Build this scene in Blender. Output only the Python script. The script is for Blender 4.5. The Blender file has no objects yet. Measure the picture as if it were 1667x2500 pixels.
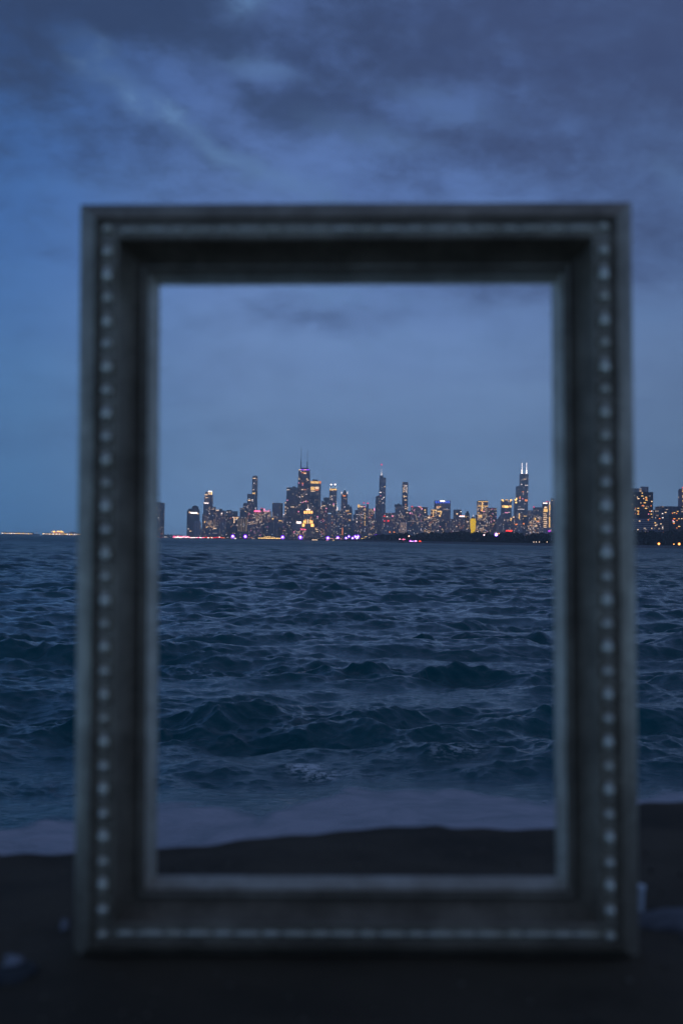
import bpy, math, random
import numpy as np
from mathutils import Matrix, Vector, Euler

random.seed(7)
rng = np.random.default_rng(11)
scene = bpy.context.scene
COL = scene.collection
R = math.radians

# ------------------------------------------------------------------ camera geometry
F, CX, CY, CAMH = 3472.0, 833.5, 1250.0, 2.6
PITCH, ROLL = R(1.145), R(1.05)
fwd = np.array([0, math.cos(PITCH), math.sin(PITCH)])
up0 = np.array([0, -math.sin(PITCH), math.cos(PITCH)])
rt0 = np.array([1.0, 0, 0])
upv = up0 * math.cos(ROLL) - rt0 * math.sin(ROLL)
rtv = rt0 * math.cos(ROLL) + up0 * math.sin(ROLL)


def at(px, py, D):
    """the point of the place at distance D along +Y that the photograph shows at (px, py)"""
    d = fwd * F + rtv * (px - CX) - upv * (py - CY)
    d = d / d[1] * D
    return d[0], D, d[2] + CAMH


cam_d = bpy.data.cameras.new('camera')
cam = bpy.data.objects.new('camera', cam_d)
COL.objects.link(cam)
cam_d.sensor_fit = 'VERTICAL'
cam_d.sensor_height = 36
cam_d.sensor_width = 24
cam_d.lens = 50
cam_d.clip_start = 0.05
cam_d.clip_end = 60000
cam_d.dof.use_dof = True
cam_d.dof.focus_distance = 3000
cam_d.dof.aperture_fstop = 4.8
m = Matrix(((rtv[0], upv[0], -fwd[0], 0), (rtv[1], upv[1], -fwd[1], 0), (rtv[2], upv[2], -fwd[2], CAMH), (0, 0, 0, 1)))
cam.matrix_world = m
scene.camera = cam

scene.view_settings.view_transform = 'Standard'
scene.view_settings.look = 'None'
scene.view_settings.exposure = 0
scene.view_settings.gamma = 1
scene.render.engine = 'CYCLES'
scene.cycles.use_denoising = True
scene.cycles.max_bounces = 6
scene.cycles.volume_bounces = 1
scene.cycles.sample_clamp_indirect = 3
scene.cycles.use_adaptive_sampling = False


def lin(c):
    return tuple(((v / 255) / 12.92 if v / 255 <= 0.04045 else ((v / 255 + 0.055) / 1.055) ** 2.4) for v in c[:3])


# ------------------------------------------------------------------ node helpers
class NT:
    def __init__(self, tree):
        self.t = tree
        self.n = tree.nodes
        self.l = tree.links
        self.n.clear()

    def new(self, kind, **kw):
        nd = self.n.new(kind)
        for k, v in kw.items():
            setattr(nd, k, v)
        return nd

    def put(self, sock, v):
        if isinstance(v, bpy.types.NodeSocket):
            self.l.new(v, sock)
        elif isinstance(v, (int, float)):
            sock.default_value = v
        else:
            v = tuple(v)
            if sock.type == 'RGBA' and len(v) == 3:
                v = v + (1,)
            sock.default_value = v

    def math(self, op, a, b=None, c=None, clamp=False):
        nd = self.new('ShaderNodeMath', operation=op, use_clamp=clamp)
        self.put(nd.inputs[0], a)
        if b is not None:
            self.put(nd.inputs[1], b)
        if c is not None:
            self.put(nd.inputs[2], c)
        return nd.outputs[0]

    def mix(self, f, a, b, blend='MIX'):
        nd = self.new('ShaderNodeMix', data_type='RGBA', blend_type=blend)
        self.put(nd.inputs[0], f)
        self.put(nd.inputs[6], a)
        self.put(nd.inputs[7], b)
        return nd.outputs[2]

    def smooth(self, v, a, b, o0=0.0, o1=1.0):
        nd = self.new('ShaderNodeMapRange', interpolation_type='SMOOTHSTEP')
        self.put(nd.inputs[0], v)
        for i, q in enumerate((a, b, o0, o1)):
            nd.inputs[1 + i].default_value = q
        return nd.outputs[0]

    def comb(self, x, y, z=0.0):
        nd = self.new('ShaderNodeCombineXYZ')
        for i, v in enumerate((x, y, z)):
            self.put(nd.inputs[i], v)
        return nd.outputs[0]

    def sep(self, v):
        nd = self.new('ShaderNodeSeparateXYZ')
        self.put(nd.inputs[0], v)
        return nd.outputs

    def noise(self, vec, scale, detail=4, rough=0.5, dist=0.0, lac=2.0):
        nd = self.new('ShaderNodeTexNoise')
        self.put(nd.inputs['Vector'], vec)
        nd.inputs['Scale'].default_value = scale
        nd.inputs['Detail'].default_value = detail
        nd.inputs['Roughness'].default_value = rough
        nd.inputs['Distortion'].default_value = dist
        nd.inputs['Lacunarity'].default_value = lac
        return nd.outputs['Fac']


def material(name):
    mt = bpy.data.materials.new(name)
    mt.use_nodes = True
    nt = NT(mt.node_tree)
    out = nt.new('ShaderNodeOutputMaterial')
    bs = nt.new('ShaderNodeBsdfPrincipled')
    nt.l.new(bs.outputs[0], out.inputs[0])
    return mt, nt, bs, out


def plain(name, col, rough=0.7, metal=0.0, noise_scale=None, amt=0.25, bump=0.0):
    mt, nt, bs, out = material(name)
    bs.inputs['Roughness'].default_value = rough
    bs.inputs['Metallic'].default_value = metal
    c = tuple(col) + (1,)
    if noise_scale:
        tc = nt.new('ShaderNodeTexCoord').outputs['Object']
        n = nt.noise(tc, noise_scale, 5, 0.6)
        f = nt.smooth(n, 0.3, 0.7)
        nt.put(bs.inputs['Base Color'], nt.mix(f, [v * (1 - amt) for v in col], [min(1, v * (1 + amt)) for v in col]))
        if bump:
            bp = nt.new('ShaderNodeBump')
            bp.inputs['Strength'].default_value = 1
            bp.inputs['Distance'].default_value = bump
            nt.put(bp.inputs['Height'], n)
            nt.l.new(bp.outputs[0], bs.inputs['Normal'])
    else:
        bs.inputs['Base Color'].default_value = c
    return mt


def glow(name, col, strength):
    mt = bpy.data.materials.new(name)
    mt.use_nodes = True
    nt = NT(mt.node_tree)
    out = nt.new('ShaderNodeOutputMaterial')
    em = nt.new('ShaderNodeEmission')
    em.inputs[0].default_value = lin(col) + (1,)
    em.inputs[1].default_value = strength
    nt.l.new(em.outputs[0], out.inputs[0])
    return mt


# ------------------------------------------------------------------ object helpers
def tag(o, label=None, cat=None, group=None, kind=None):
    if label:
        o['label'] = label
    if cat:
        o['category'] = cat
    if group:
        o['group'] = group
    if kind:
        o['kind'] = kind
    return o


def empty(name, loc=(0, 0, 0)):
    o = bpy.data.objects.new(name, None)
    o.location = loc
    o.empty_display_size = 1
    COL.objects.link(o)
    return o


def mesh_obj(name, verts, faces, mat=None, parent=None, loc=None, smooth=False):
    me = bpy.data.meshes.new(name)
    me.from_pydata([tuple(v) for v in verts], [], faces)
    if mat:
        me.materials.append(mat)
    if smooth:
        me.polygons.foreach_set('use_smooth', [True] * len(me.polygons))
    me.update()
    o = bpy.data.objects.new(name, me)
    COL.objects.link(o)
    if parent:
        o.parent = parent
    if loc:
        o.location = loc
    return o


class MB:
    def __init__(self):
        self.v, self.f = [], []

    def add(self, v, f):
        n = len(self.v)
        self.v += [tuple(p) for p in v]
        self.f += [tuple(i + n for i in q) for q in f]

    def box(self, x0, x1, y0, y1, z0, z1):
        self.frus(x0, x1, y0, y1, z0, x0, x1, y0, y1, z1)

    def frus(self, x0, x1, y0, y1, z0, X0, X1, Y0, Y1, z1):
        self.add([(x0, y0, z0), (x1, y0, z0), (x1, y1, z0), (x0, y1, z0), (X0, Y0, z1), (X1, Y0, z1), (X1, Y1, z1), (X0, Y1, z1)],
                 [(0, 3, 2, 1), (4, 5, 6, 7), (0, 1, 5, 4), (1, 2, 6, 5), (2, 3, 7, 6), (3, 0, 4, 7)])

    def lathe(self, cx, cy, prof, n=12, sx=1.0, sy=1.0):
        """prof: (radius, z) from the bottom up"""
        v, f = [], []
        for r_, z in prof:
            for k in range(n):
                a = 2 * math.pi * (k + 0.5) / n
                v.append((cx + sx * r_ * math.cos(a), cy + sy * r_ * math.sin(a), z))
        for j in range(len(prof) - 1):
            for k in range(n):
                k2 = (k + 1) % n
                f.append((j * n + k, j * n + k2, (j + 1) * n + k2, (j + 1) * n + k))
        f.append(tuple(range(n - 1, -1, -1)))
        f.append(tuple((len(prof) - 1) * n + k for k in range(n)))
        self.add(v, f)

    def build(self, name, mat, parent=None, loc=None, smooth=False):
        return mesh_obj(name, self.v, self.f, mat, parent, loc, smooth)


# ------------------------------------------------------------------ sky
world = bpy.data.worlds.new('World')
scene.world = world
world.use_nodes = True
W = NT(world.node_tree)
wo = W.new('ShaderNodeOutputWorld')
bg = W.new('ShaderNodeBackground')
W.l.new(bg.outputs[0], wo.inputs[0])
sx_, sy_, sz_ = W.sep(W.new('ShaderNodeTexCoord').outputs['Generated'])
az = W.math('ARCTAN2', sx_, sy_)
el = W.math('ARCTAN2', sz_, W.math('SQRT', W.math('ADD', W.math('MULTIPLY', sx_, sx_), W.math('MULTIPLY', sy_, sy_))))
# warp
wv = W.comb(az, W.math('MULTIPLY', el, 1.6), 0.3)
w1 = W.math('SUBTRACT', W.noise(wv, 13, 7, 0.6), 0.5)
w2 = W.math('SUBTRACT', W.noise(W.comb(az, W.math('MULTIPLY', el, 1.6), 5.3), 13, 7, 0.6), 0.5)
azw = W.math('MULTIPLY_ADD', w1, 0.06, az)
elw = W.math('MULTIPLY_ADD', w2, 0.045, el)
# streaks lean down to the right in the high sky
tilt = R(20)
ua = W.math('SUBTRACT', W.math('MULTIPLY', az, math.cos(tilt)), W.math('MULTIPLY', el, math.sin(tilt)))
va = W.math('ADD', W.math('MULTIPLY', az, math.sin(tilt)), W.math('MULTIPLY', el, math.cos(tilt)))
n_str = W.noise(W.comb(ua, W.math('MULTIPLY', va, 2.0), 1.7), 13, 9, 0.62)
n_big = W.noise(W.comb(az, W.math('MULTIPLY', el, 2.1), 4.1), 8, 9, 0.6)
n_fine = W.noise(W.comb(az, W.math('MULTIPLY', el, 1.5), 2.2), 30, 8, 0.62)
n_low = W.noise(W.comb(azw, W.math('MULTIPLY', elw, 5.0), 3.3), 7, 6, 0.55)
ramp = W.new('ShaderNodeValToRGB')
W.put(ramp.inputs[0], W.math('DIVIDE', el, 1.6))
stops = [(-0.3, (34, 44, 58)), (0.0, (140, 186, 238)), (0.035, (140, 182, 232)), (0.10, (134, 169, 219)), (0.16, (117, 150, 208)), (0.22, (101, 134, 196)),
         (0.30, (90, 119, 178)), (0.38, (78, 102, 154)), (0.6, (80, 102, 144)), (1.5, (128, 147, 176))]
cr = ramp.color_ramp
cr.interpolation = 'B_SPLINE'
for i, (p_, c_) in enumerate(stops):
    p_ = max(0, p_ / 1.6)
    e = cr.elements[i] if i < 2 else cr.elements.new(p_)
    e.position = p_
    e.color = lin(c_) + (1,)
base = ramp.outputs[0]


def blob(cx, cy, rx, ry, rot=0.0, a=None, b=None):
    """soft window round a direction given by photo position"""
    a = a or azw
    b = b or elw
    ca, ce = (cx - CX) / F, (1319 - cy) / F
    dx = W.math('SUBTRACT', a, ca)
    dy = W.math('SUBTRACT', b, ce)
    c, s = math.cos(R(rot)), math.sin(R(rot))
    ex = W.math('DIVIDE', W.math('ADD', W.math('MULTIPLY', dx, c), W.math('MULTIPLY', dy, s)), rx / F)
    ey = W.math('DIVIDE', W.math('SUBTRACT', W.math('MULTIPLY', dy, c), W.math('MULTIPLY', dx, s)), ry / F)
    q = W.math('ADD', W.math('MULTIPLY', ex, ex), W.math('MULTIPLY', ey, ey))
    return W.math('EXPONENT', W.math('MULTIPLY', q, -1.0))


def acc(*xs):
    r_ = xs[0]
    for x in xs[1:]:
        r_ = W.math('ADD', r_, x)
    return r_


# left side is a deeper blue, right side greyer
base = W.mix(W.math('MULTIPLY', W.smooth(az, -0.25, -0.06, 0.9, 0.0), W.smooth(az, -0.8, -0.3, 0.25, 1.0)), base, W.mix(1.0, base, (0.40, 0.68, 0.83), 'MULTIPLY'))
base = W.mix(W.math('MULTIPLY', W.smooth(az, 0.06, 0.25, 0.0, 0.8), W.smooth(az, 0.3, 0.8, 1.0, 0.3)), base, W.mix(1.0, base, (0.72, 0.70, 0.66), 'MULTIPLY'))
# dark cloud mass: grows with height, heavier right and top left
hgt = W.smooth(el, 0.19, 0.33, 0.0, 0.60)
dk = acc(hgt, W.math('MULTIPLY', blob(170, 60, 400, 110), 0.6), W.math('MULTIPLY', blob(1420, 200, 520, 260), 0.30),
         W.math('MULTIPLY', blob(950, 110, 260, 60, 0), 0.32), W.math('MULTIPLY', blob(730, 320, 170, 55, -4), 0.45), W.math('MULTIPLY', blob(60, 230, 120, 60), 0.25), W.math('MULTIPLY', blob(1300, 400, 260, 60), 0.25), W.math('MULTIPLY', blob(1600, 610, 240, 120), 0.50),
         W.math('MULTIPLY', blob(1220, 715, 280, 50), 0.5), W.math('MULTIPLY', blob(740, 775, 240, 36), 0.48),
         W.math('MULTIPLY', blob(470, 290, 260, 60, -25), -0.3), W.math('MULTIPLY', blob(640, 60, 160, 50), -0.25), W.math('MULTIPLY', blob(1080, 290, 120, 40), -0.2), W.math('MULTIPLY', blob(640, 215, 140, 40), -0.3))
dkn = acc(W.math('MULTIPLY', W.math('SUBTRACT', n_big, 0.5), 1.6), W.math('MULTIPLY', W.math('SUBTRACT', n_str, 0.5), 1.5), W.math('MULTIPLY', W.math('SUBTRACT', n_fine, 0.5), 1.9))
dkm = W.smooth(W.math('ADD', dk, W.math('MULTIPLY', dkn, W.smooth(el, 0.08, 0.26, 0.30, 0.72))), -0.15, 1.15)
c1 = W.mix(dkm, base, W.mix(W.smooth(az, -0.15, 0.15), lin((50, 68, 104)), lin((62, 77, 117))))
# pale streaks
hi = acc(W.math('MULTIPLY', blob(340, 290, 70, 30, -32), 0.95), W.math('MULTIPLY', blob(450, 370, 130, 26, -34), 0.55), W.math('MULTIPLY', blob(680, 460, 180, 26, -18), 0.6),
         W.math('MULTIPLY', blob(215, 200, 70, 34, -28), 0.6), W.math('MULTIPLY', blob(560, 62, 60, 26, 0), 0.8), W.math('MULTIPLY', blob(625, 210, 90, 26, -10), 0.6),
         W.math('MULTIPLY', blob(860, 715, 170, 30, -8), 0.75), W.math('MULTIPLY', blob(840, 340, 160, 30, -10), 0.35), W.math('MULTIPLY', blob(1080, 290, 120, 30, -10), 0.35),
         W.math('MULTIPLY', blob(1150, 830, 420, 60, 0), 0.25), W.math('MULTIPLY', blob(1630, 460, 80, 24, -30), 0.6), W.math('MULTIPLY', blob(1620, 800, 160, 36, 0), 0.4),
         W.math('MULTIPLY', blob(800, 560, 600, 60, -4), 0.16))
him = W.math('MULTIPLY', hi, W.smooth(W.math('ADD', W.math('MULTIPLY', n_fine, 0.6), W.math('MULTIPLY', n_str, 0.4)), 0.36, 0.62, 0.05, 1.25), clamp=True)
c2 = W.mix(W.math('MULTIPLY', him, 0.72), c1, lin((108, 146, 196)))
# faint streaky bands everywhere
lowb = W.smooth(n_low, 0.3, 0.7, -0.06, 0.06)
c3 = W.mix(1.0, c2, W.comb(W.math('ADD', lowb, 1.0), W.math('ADD', lowb, 1.0), W.math('ADD', W.math('MULTIPLY', lowb, 0.7), 1.0)), 'MULTIPLY')
# unseen sky behind the camera, dimmed to keep the frame's front darker
rear_dim = W.smooth(sy_, -0.35, 0.25, 0.76, 1.0)
c4 = W.mix(1.0, c3, W.comb(rear_dim, rear_dim, rear_dim), 'MULTIPLY')
W.put(bg.inputs[0], c4)
bg.inputs[1].default_value = 0.97

# ------------------------------------------------------------------ water
def build_water():
    RF = F * 1024 / 2500
    g_ = np.geomspace(0.235, 0.0004, 20000)
    dens = np.concatenate([[0], np.cumsum((1 + g_[1:] / 0.07) * -np.diff(np.log(g_)))])
    s = np.interp(np.linspace(0, dens[-1], 1900), dens, g_)
    r = CAMH / s
    r = np.concatenate([r, [9900.0]])
    dr = np.gradient(r)
    ang = np.concatenate([np.linspace(-38, -15.2, 150), np.linspace(-15, 15, 900), np.linspace(15.2, 38, 150)])
    A = np.radians(ang)
    nr, na = len(r), len(A)
    rr = r[:, None].astype(np.float32)
    X = (rr * np.sin(A)[None, :]).astype(np.float32)
    Y = (rr * np.cos(A)[None, :]).astype(np.float32)
    Z = np.zeros_like(X)
    DX = np.zeros_like(X)
    DY = np.zeros_like(X)
    J = np.zeros_like(X)
    N = 150
    lam = np.exp(np.linspace(math.log(0.11), math.log(5.5), N)) * rng.uniform(0.93, 1.07, N)
    th = R(-90) + R(14) + rng.normal(0, 1, N) * np.radians(np.interp(np.log(lam), [math.log(.11), math.log(5.5)], [70, 40]))
    # a weak longer swell that also reads far out
    M = 34
    lam = np.concatenate([lam, np.exp(np.linspace(math.log(4.5), math.log(16.0), M))])
    th = np.concatenate([th, R(-80) + rng.normal(0, 1, M) * R(32)])
    N += M
    k = 2 * np.pi / lam
    slope = 0.031 * np.interp(np.log(lam), np.log([0.11, 0.3, 0.8, 1.6, 2.6, 3.6, 5.5]), [0.85, 1.1, 1.2, 1.15, 1.0, 0.75, 0.32])
    slope[-M:] = 0.0125
    a = slope / k
    ph = rng.uniform(0, 2 * np.pi, N)
    # calmer in the wash at the foot of the ledge
    # wash edge
    ex = np.array([-9, -3.2, -2.4, -1.75, -1.05, -0.7, 0.1, 0.75, 1.2, 2.0, 2.9, 3.6, 9])
    ey = np.array([12.4, 12.8, 12.9, 13.9, 13.35, 13.3, 14.5, 14.7, 14.6, 14.2, 14.4, 15.1, 15.6])
    edge = 0.28 + np.interp(X, ex, ey) + 0.14 * np.sin(X * 5.1 + 1) + 0.08 * np.sin(X * 11.3)
    calm = np.clip((Y - edge) / 1.6, 0, 1)
    calm = 0.3 + 0.7 * calm * calm * (3 - 2 * calm)
    # gusts: slowly varying roughness
    gp = np.zeros_like(X)
    for q in range(14):
        ga = rng.uniform(-0.5, 0.5) + math.pi / 2 * (1 if q % 2 else 0.8)
        gk = 2 * np.pi / rng.uniform(2.6, 9.0)
        gp += np.sin(gk * (0.5 * X * math.cos(ga) + Y * math.sin(ga)) + rng.uniform(0, 6.28))
    gp = np.clip(gp / 3.7, -1, 1.3)
    gust = 1.03 + 0.52 * gp
    gust_old = 1 + 0.22 * np.sin(X * 0.21 + 1.3 + 0.6 * np.sin(Y * 0.13)) * np.sin(Y * 0.17 + 0.4) + 0.15 * np.sin(X * 0.53 + Y * 0.31)
    for i in range(N):
        w = np.clip((lam[i] / dr - 1.7) / 1.3, 0, 1)
        rows = np.nonzero(w > 0)[0]
        if not len(rows):
            continue
        h = rows[-1] + 1
        dx, dy = math.cos(th[i]), math.sin(th[i])
        P = (k[i] * (dx * X[:h] + dy * Y[:h]) + ph[i]).astype(np.float32)
        ww = (w[:h, None] * a[i]).astype(np.float32)
        c = np.cos(P)
        sn = np.sin(P)
        Z[:h] += ww * c
        DX[:h] -= ww * dx * sn * 0.5
        DY[:h] -= ww * dy * sn * 0.5
        J[:h] += ww * k[i] * c
    # a few bigger crests
    for (px, py, amp, wl, ww_) in ((880, 1800, .17, 1.5, 1.0), (480, 1855, .12, 1.2, .75), (1210, 1850, .12, 1.2, .8), (630, 1440, .32, 2.6, 1.6),
                                 (1160, 1450, .18, 2.2, 3.0), (640, 1600, .15, 1.9, 1.8), (1200, 1560, .17, 2.0, 2.4), (620, 1950, .08, .9, .55),
                                 (430, 1700, .13, 1.5, 1.0), (1640, 1790, .11, 1.3, 1.0), (90, 1900, .08, 1.1, .8), (820, 1720, .10, 1.4, 1.2), (1160, 1560, .1, 1.6, 1.4)):
        d = fwd * F + rtv * (px - CX) - upv * (py - CY)
        t = -CAMH / d[2]
        x0, y0 = d[0] * t, d[1] * t
        u, v = X - x0, (Y - y0) + 0.12 * (X - x0)
        g = np.exp(-(u / ww_) ** 2 - (v / (wl * 0.55)) ** 2)
        amp *= 0.65
        Z += amp * g * np.cos(2 * np.pi * v / (wl * 1.6))
        DY -= 0.5 * amp * g * np.sin(2 * np.pi * -v / (wl * 1.6))
    Z *= calm * gust
    DX *= calm * gust
    DY *= calm * gust
    foam = np.clip((edge - Y) / 0.55 + 0.45, 0, 1.3)
    crest = np.zeros_like(X)
    for (px, py, wx, wy, q) in ((745, 1868, .22, .10, 1.3), (790, 1878, .30, .06, 1), (1065, 1852, .12, .07, .5), (1110, 1846, .13, .08, 1.0), (1155, 1848, .12, .07, .6),
                              (880, 1880, .25, .05, .4), (1640, 1500, .5, .3, .4), (700, 1690, .3, .2, .35), (500, 1840, .3, .1, .3), (850, 1430, .8, .5, .25)):
        d = fwd * F + rtv * (px - CX) - upv * (py - CY)
        t = -CAMH / d[2]
        g = np.exp(-((X - d[0] * t) / wx) ** 2 - ((Y - d[1] * t) / wy / 3) ** 2)
        crest = np.maximum(crest, g * q)
    X2, Y2 = X + DX, Y + DY
    far = (rr > 2200)
    Z = np.where(far, Z * 0, Z)
    me = bpy.data.meshes.new('water')
    nv = nr * na
    co = np.stack([X2, Y2, Z], -1).reshape(-1).astype(np.float32)
    me.vertices.add(nv)
    me.vertices.foreach_set('co', co)
    idx = np.arange(nv, dtype=np.int32).reshape(nr, na)
    q = np.stack([idx[:-1, :-1], idx[1:, :-1], idx[1:, 1:], idx[:-1, 1:]], -1).reshape(-1, 4)
    q = q[:, ::-1]
    nf = len(q)
    me.loops.add(nf * 4)
    me.loops.foreach_set('vertex_index', np.ascontiguousarray(q).reshape(-1))
    me.polygons.add(nf)
    me.polygons.foreach_set('loop_start', np.arange(0, nf * 4, 4, dtype=np.int32))
    me.polygons.foreach_set('use_smooth', np.ones(nf, dtype=bool))
    me.update(calc_edges=True)
    at_ = me.attributes.new('foam', 'FLOAT', 'POINT')
    at_.data.foreach_set('value', foam.reshape(-1).astype(np.float32))
    at2 = me.attributes.new('spray', 'FLOAT', 'POINT')
    at2.data.foreach_set('value', crest.reshape(-1).astype(np.float32))
    mt, nt, bs, out = material('lake water')
    tc = nt.new('ShaderNodeTexCoord').outputs['Object']
    px_, py_, pz_ = nt.sep(tc)
    dist = nt.math('SQRT', nt.math('ADD', nt.math('MULTIPLY', px_, px_), nt.math('MULTIPLY', py_, py_)))
    n1 = nt.noise(tc, 7.0, 6, 0.65, 0.4)
    stretch = nt.comb(nt.math('MULTIPLY', px_, 0.55), py_, 0.0)
    n2 = nt.noise(stretch, 0.30, 9, 0.66, 0.3)
    n3 = nt.noise(stretch, 0.06, 4, 0.55, 0.3)
    b1 = nt.new('ShaderNodeBump')
    b1.inputs['Strength'].default_value = 1.0
    b1.inputs['Distance'].default_value = 0.028
    nt.put(b1.inputs['Height'], n1)
    b2 = nt.new('ShaderNodeBump')
    b2.inputs['Distance'].default_value = 5.0
    nt.put(b2.inputs['Strength'], nt.smooth(dist, 35, 190))
    nt.put(b2.inputs['Height'], n2)
    nt.l.new(b1.outputs[0], b2.inputs['Normal'])
    fo = nt.new('ShaderNodeAttribute', attribute_name='foam').outputs['Fac']
    sp = nt.new('ShaderNodeAttribute', attribute_name='spray').outputs['Fac']
    nf1 = nt.noise(tc, 1.6, 6, 0.6, 0.6)
    nf2 = nt.noise(nt.comb(nt.math('MULTIPLY', px_, 0.6), py_, pz_), 14.0, 5, 0.7, 0.3)
    fm = nt.math('MULTIPLY', nt.smooth(nt.math('ADD', fo, nt.math('MULTIPLY', nt.math('SUBTRACT', nf1, 0.5), 1.5)), 0.05, 0.95), nt.smooth(nf1, 0.25, 0.7, 0.62, 1.0))
    sm = nt.math('MULTIPLY', sp, nt.smooth(nf2, 0.45, 0.58))
    body = nt.mix(nt.smooth(n3, 0.3, 0.7), (0.0002, 0.088, 0.100), (0.0004, 0.112, 0.124))
    cfo = nt.mix(fm, body, (0.62, 0.575, 0.60))
    cfo = nt.mix(sm, cfo, (0.9, 0.92, 0.92))
    nt.put(bs.inputs['Base Color'], cfo)
    ro = nt.math('ADD', nt.math('MULTIPLY', nt.math('MAXIMUM', fm, sm), 0.65), nt.smooth(dist, 20, 800, 0.09, 0.30))
    nt.put(bs.inputs['Roughness'], ro)
    bs.inputs['IOR'].default_value = 1.31
    bs.inputs['Specular Tint'].default_value = (0.72, 0.94, 1.0, 1)
    nt.l.new(b2.outputs[0], bs.inputs['Normal'])
    me.materials.append(mt)
    o = bpy.data.objects.new('water', me)
    COL.objects.link(o)
    tag(o, kind='structure')


build_water()

# ------------------------------------------------------------------ ledge the frame stands on
def build_ledge():
    nx, ny = 260, 200
    ex = np.array([-3, -0.9, -0.50, -0.40, -0.265, -0.18, -0.08, 0.03, 0.12, 0.162, 0.18, 0.34, 0.44, 0.52, 0.60, 0.9, 3])
    ey = np.array([1.95, 2.00, 2.05, 2.07, 2.10, 2.135, 2.185, 2.215, 2.25, 2.255, 2.23, 2.25, 2.27, 2.45, 2.47, 2.42, 2.3])
    xs = np.concatenate([np.linspace(-3, -0.8, 40), np.linspace(-0.78, 0.78, 240), np.linspace(0.8, 3, 40)])
    t = np.concatenate([np.linspace(0, 1, 150), np.linspace(1.01, 3.2, 60)])
    V = []
    rr = np.random.default_rng(5)
    pr = [(rr.uniform(6, 60), rr.uniform(0, 6.28), rr.uniform(0, 6.28)) for _ in range(40)]
    for tt in t:
        for x in xs:
            e = float(np.interp(x, ex, ey)) + 0.006 * math.sin(x * 37) + 0.004 * math.sin(x * 83 + 1)
            if tt <= 1:
                y = 0.2 + (e - 0.2) * tt
                z = 2.148 + 0.0185 * x
            else:
                q = tt - 1
                y = e + q * 1.5 - 0.25 * math.exp(-q * 6) + .25
                z = 2.148 + 0.0185 * x - 2.7 * (1 - math.exp(-q * 1.4))
            w = 0
            for kf, an, p in pr:
                w += math.sin(kf * (x * math.cos(an) + y * math.sin(an)) + p) / kf
            z += 0.0060 * w
            V.append((x, y, z))
    nx = len(xs)
    Fc = [(j * nx + i, j * nx + i + 1, (j + 1) * nx + i + 1, (j + 1) * nx + i) for j in range(len(t) - 1) for i in range(nx - 1)]
    mt, nt, bs, out = material('worn dark concrete')
    tc = nt.new('ShaderNodeTexCoord').outputs['Object']
    n1 = nt.noise(tc, 5, 6, 0.6)
    n2 = nt.noise(tc, 90, 5, 0.65)
    n3 = nt.noise(tc, 1.3, 4, 0.5)
    c = nt.mix(nt.smooth(n1, 0.3, 0.7), (0.052, 0.039, 0.024), (0.115, 0.086, 0.054))
    c = nt.mix(nt.smooth(n2, 0.55, 0.75, 0, 0.6), c, (0.15, 0.12, 0.085))
    c = nt.mix(nt.smooth(n3, 0.4, 0.65, 0, 0.5), c, (0.06, 0.044, 0.026))
    nt.put(bs.inputs['Base Color'], c)
    bs.inputs['Roughness'].default_value = 0.85
    bs.inputs['Specular IOR Level'].default_value = 0.2
    bp = nt.new('ShaderNodeBump')
    bp.inputs['Distance'].default_value = 0.004
    nt.put(bp.inputs['Height'], nt.math('ADD', n1, n2))
    nt.l.new(bp.outputs[0], bs.inputs['Normal'])
    o = mesh_obj('ground', V, Fc, mt, smooth=True)
    tag(o, kind='structure')
    # ground behind the camera
    # extends the shelf backwards so nothing hangs in the air from another angle
    b = MB()
    b.box(-3, 3, -6, 0.2, 1.2, 2.140)
    o2 = b.build('pavement', mt)
    tag(o2, kind='structure')


build_ledge()


def rock(name, cx, cy, cz, rx, ry, rz, mat, seed, label, cat='stone', group=None, flat=0.0):
    rr = random.Random(seed)
    n, mm = 20, 14
    V, Fc = [], []
    ps = [(rr.uniform(1, 4), rr.uniform(1, 4), rr.uniform(1, 4), rr.uniform(0, 6)) for _ in range(6)]
    for j in range(mm + 1):
        ph = math.pi * j / mm
        for i in range(n):
            th = 2 * math.pi * i / n
            d = Vector((math.sin(ph) * math.cos(th), math.sin(ph) * math.sin(th), math.cos(ph)))
            w = 1 + 0.10 * sum(math.sin(a * d.x + b * d.y + c * d.z + p) for a, b, c, p in ps) / 1.6
            z = d.z * w
            if flat and z > flat:
                z = flat + (z - flat) * 0.15
            V.append((d.x * w * rx, d.y * w * ry, z * rz))
    for j in range(mm):
        for i in range(n):
            i2 = (i + 1) % n
            Fc.append((j * n + i, (j + 1) * n + i, (j + 1) * n + i2, j * n + i2))
    o = mesh_obj(name, V, Fc, mat, smooth=True)
    o.location = (cx, cy, cz)
    tag(o, label, cat, group)
    return o


rk = plain('grey weathered stone', (0.11, 0.105, 0.11), 0.8, 0, 40, 0.4, 0.003)
rk2 = plain('pale stone', (0.30, 0.29, 0.31), 0.7, 0, 50, 0.3, 0.002)
rk3 = plain('dark stone', (0.05, 0.05, 0.05), 0.85, 0, 40, 0.4, 0.003)
rock('stone', -0.335, 1.49, 2.141, 0.026, 0.035, 0.010, rk3, 3, 'low dark grey stone lying left of the picture frame under a paler pebble')
rock('pebble', -0.335, 1.500, 2.152, 0.011, 0.010, 0.007, rk2, 4, 'small pale pebble resting on the low grey stone at lower left', 'pebble')
rock('pebble', -0.312, 1.66, 2.147, 0.005, 0.006, 0.008, rk2, 5, 'tiny dull pebble beside the left foot of the picture frame', 'pebble')
rock('stone', 0.405, 1.70, 2.152, 0.062, 0.05, 0.013, rk, 6, 'flat grey stone slab right of the picture frame beside the small cup', flat=0.5)
rock('stone', 0.44, 1.62, 2.152, 0.05, 0.03, 0.010, rk3, 8, 'dark flat stone in front of the flat grey slab at lower right', flat=0.5)
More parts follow.
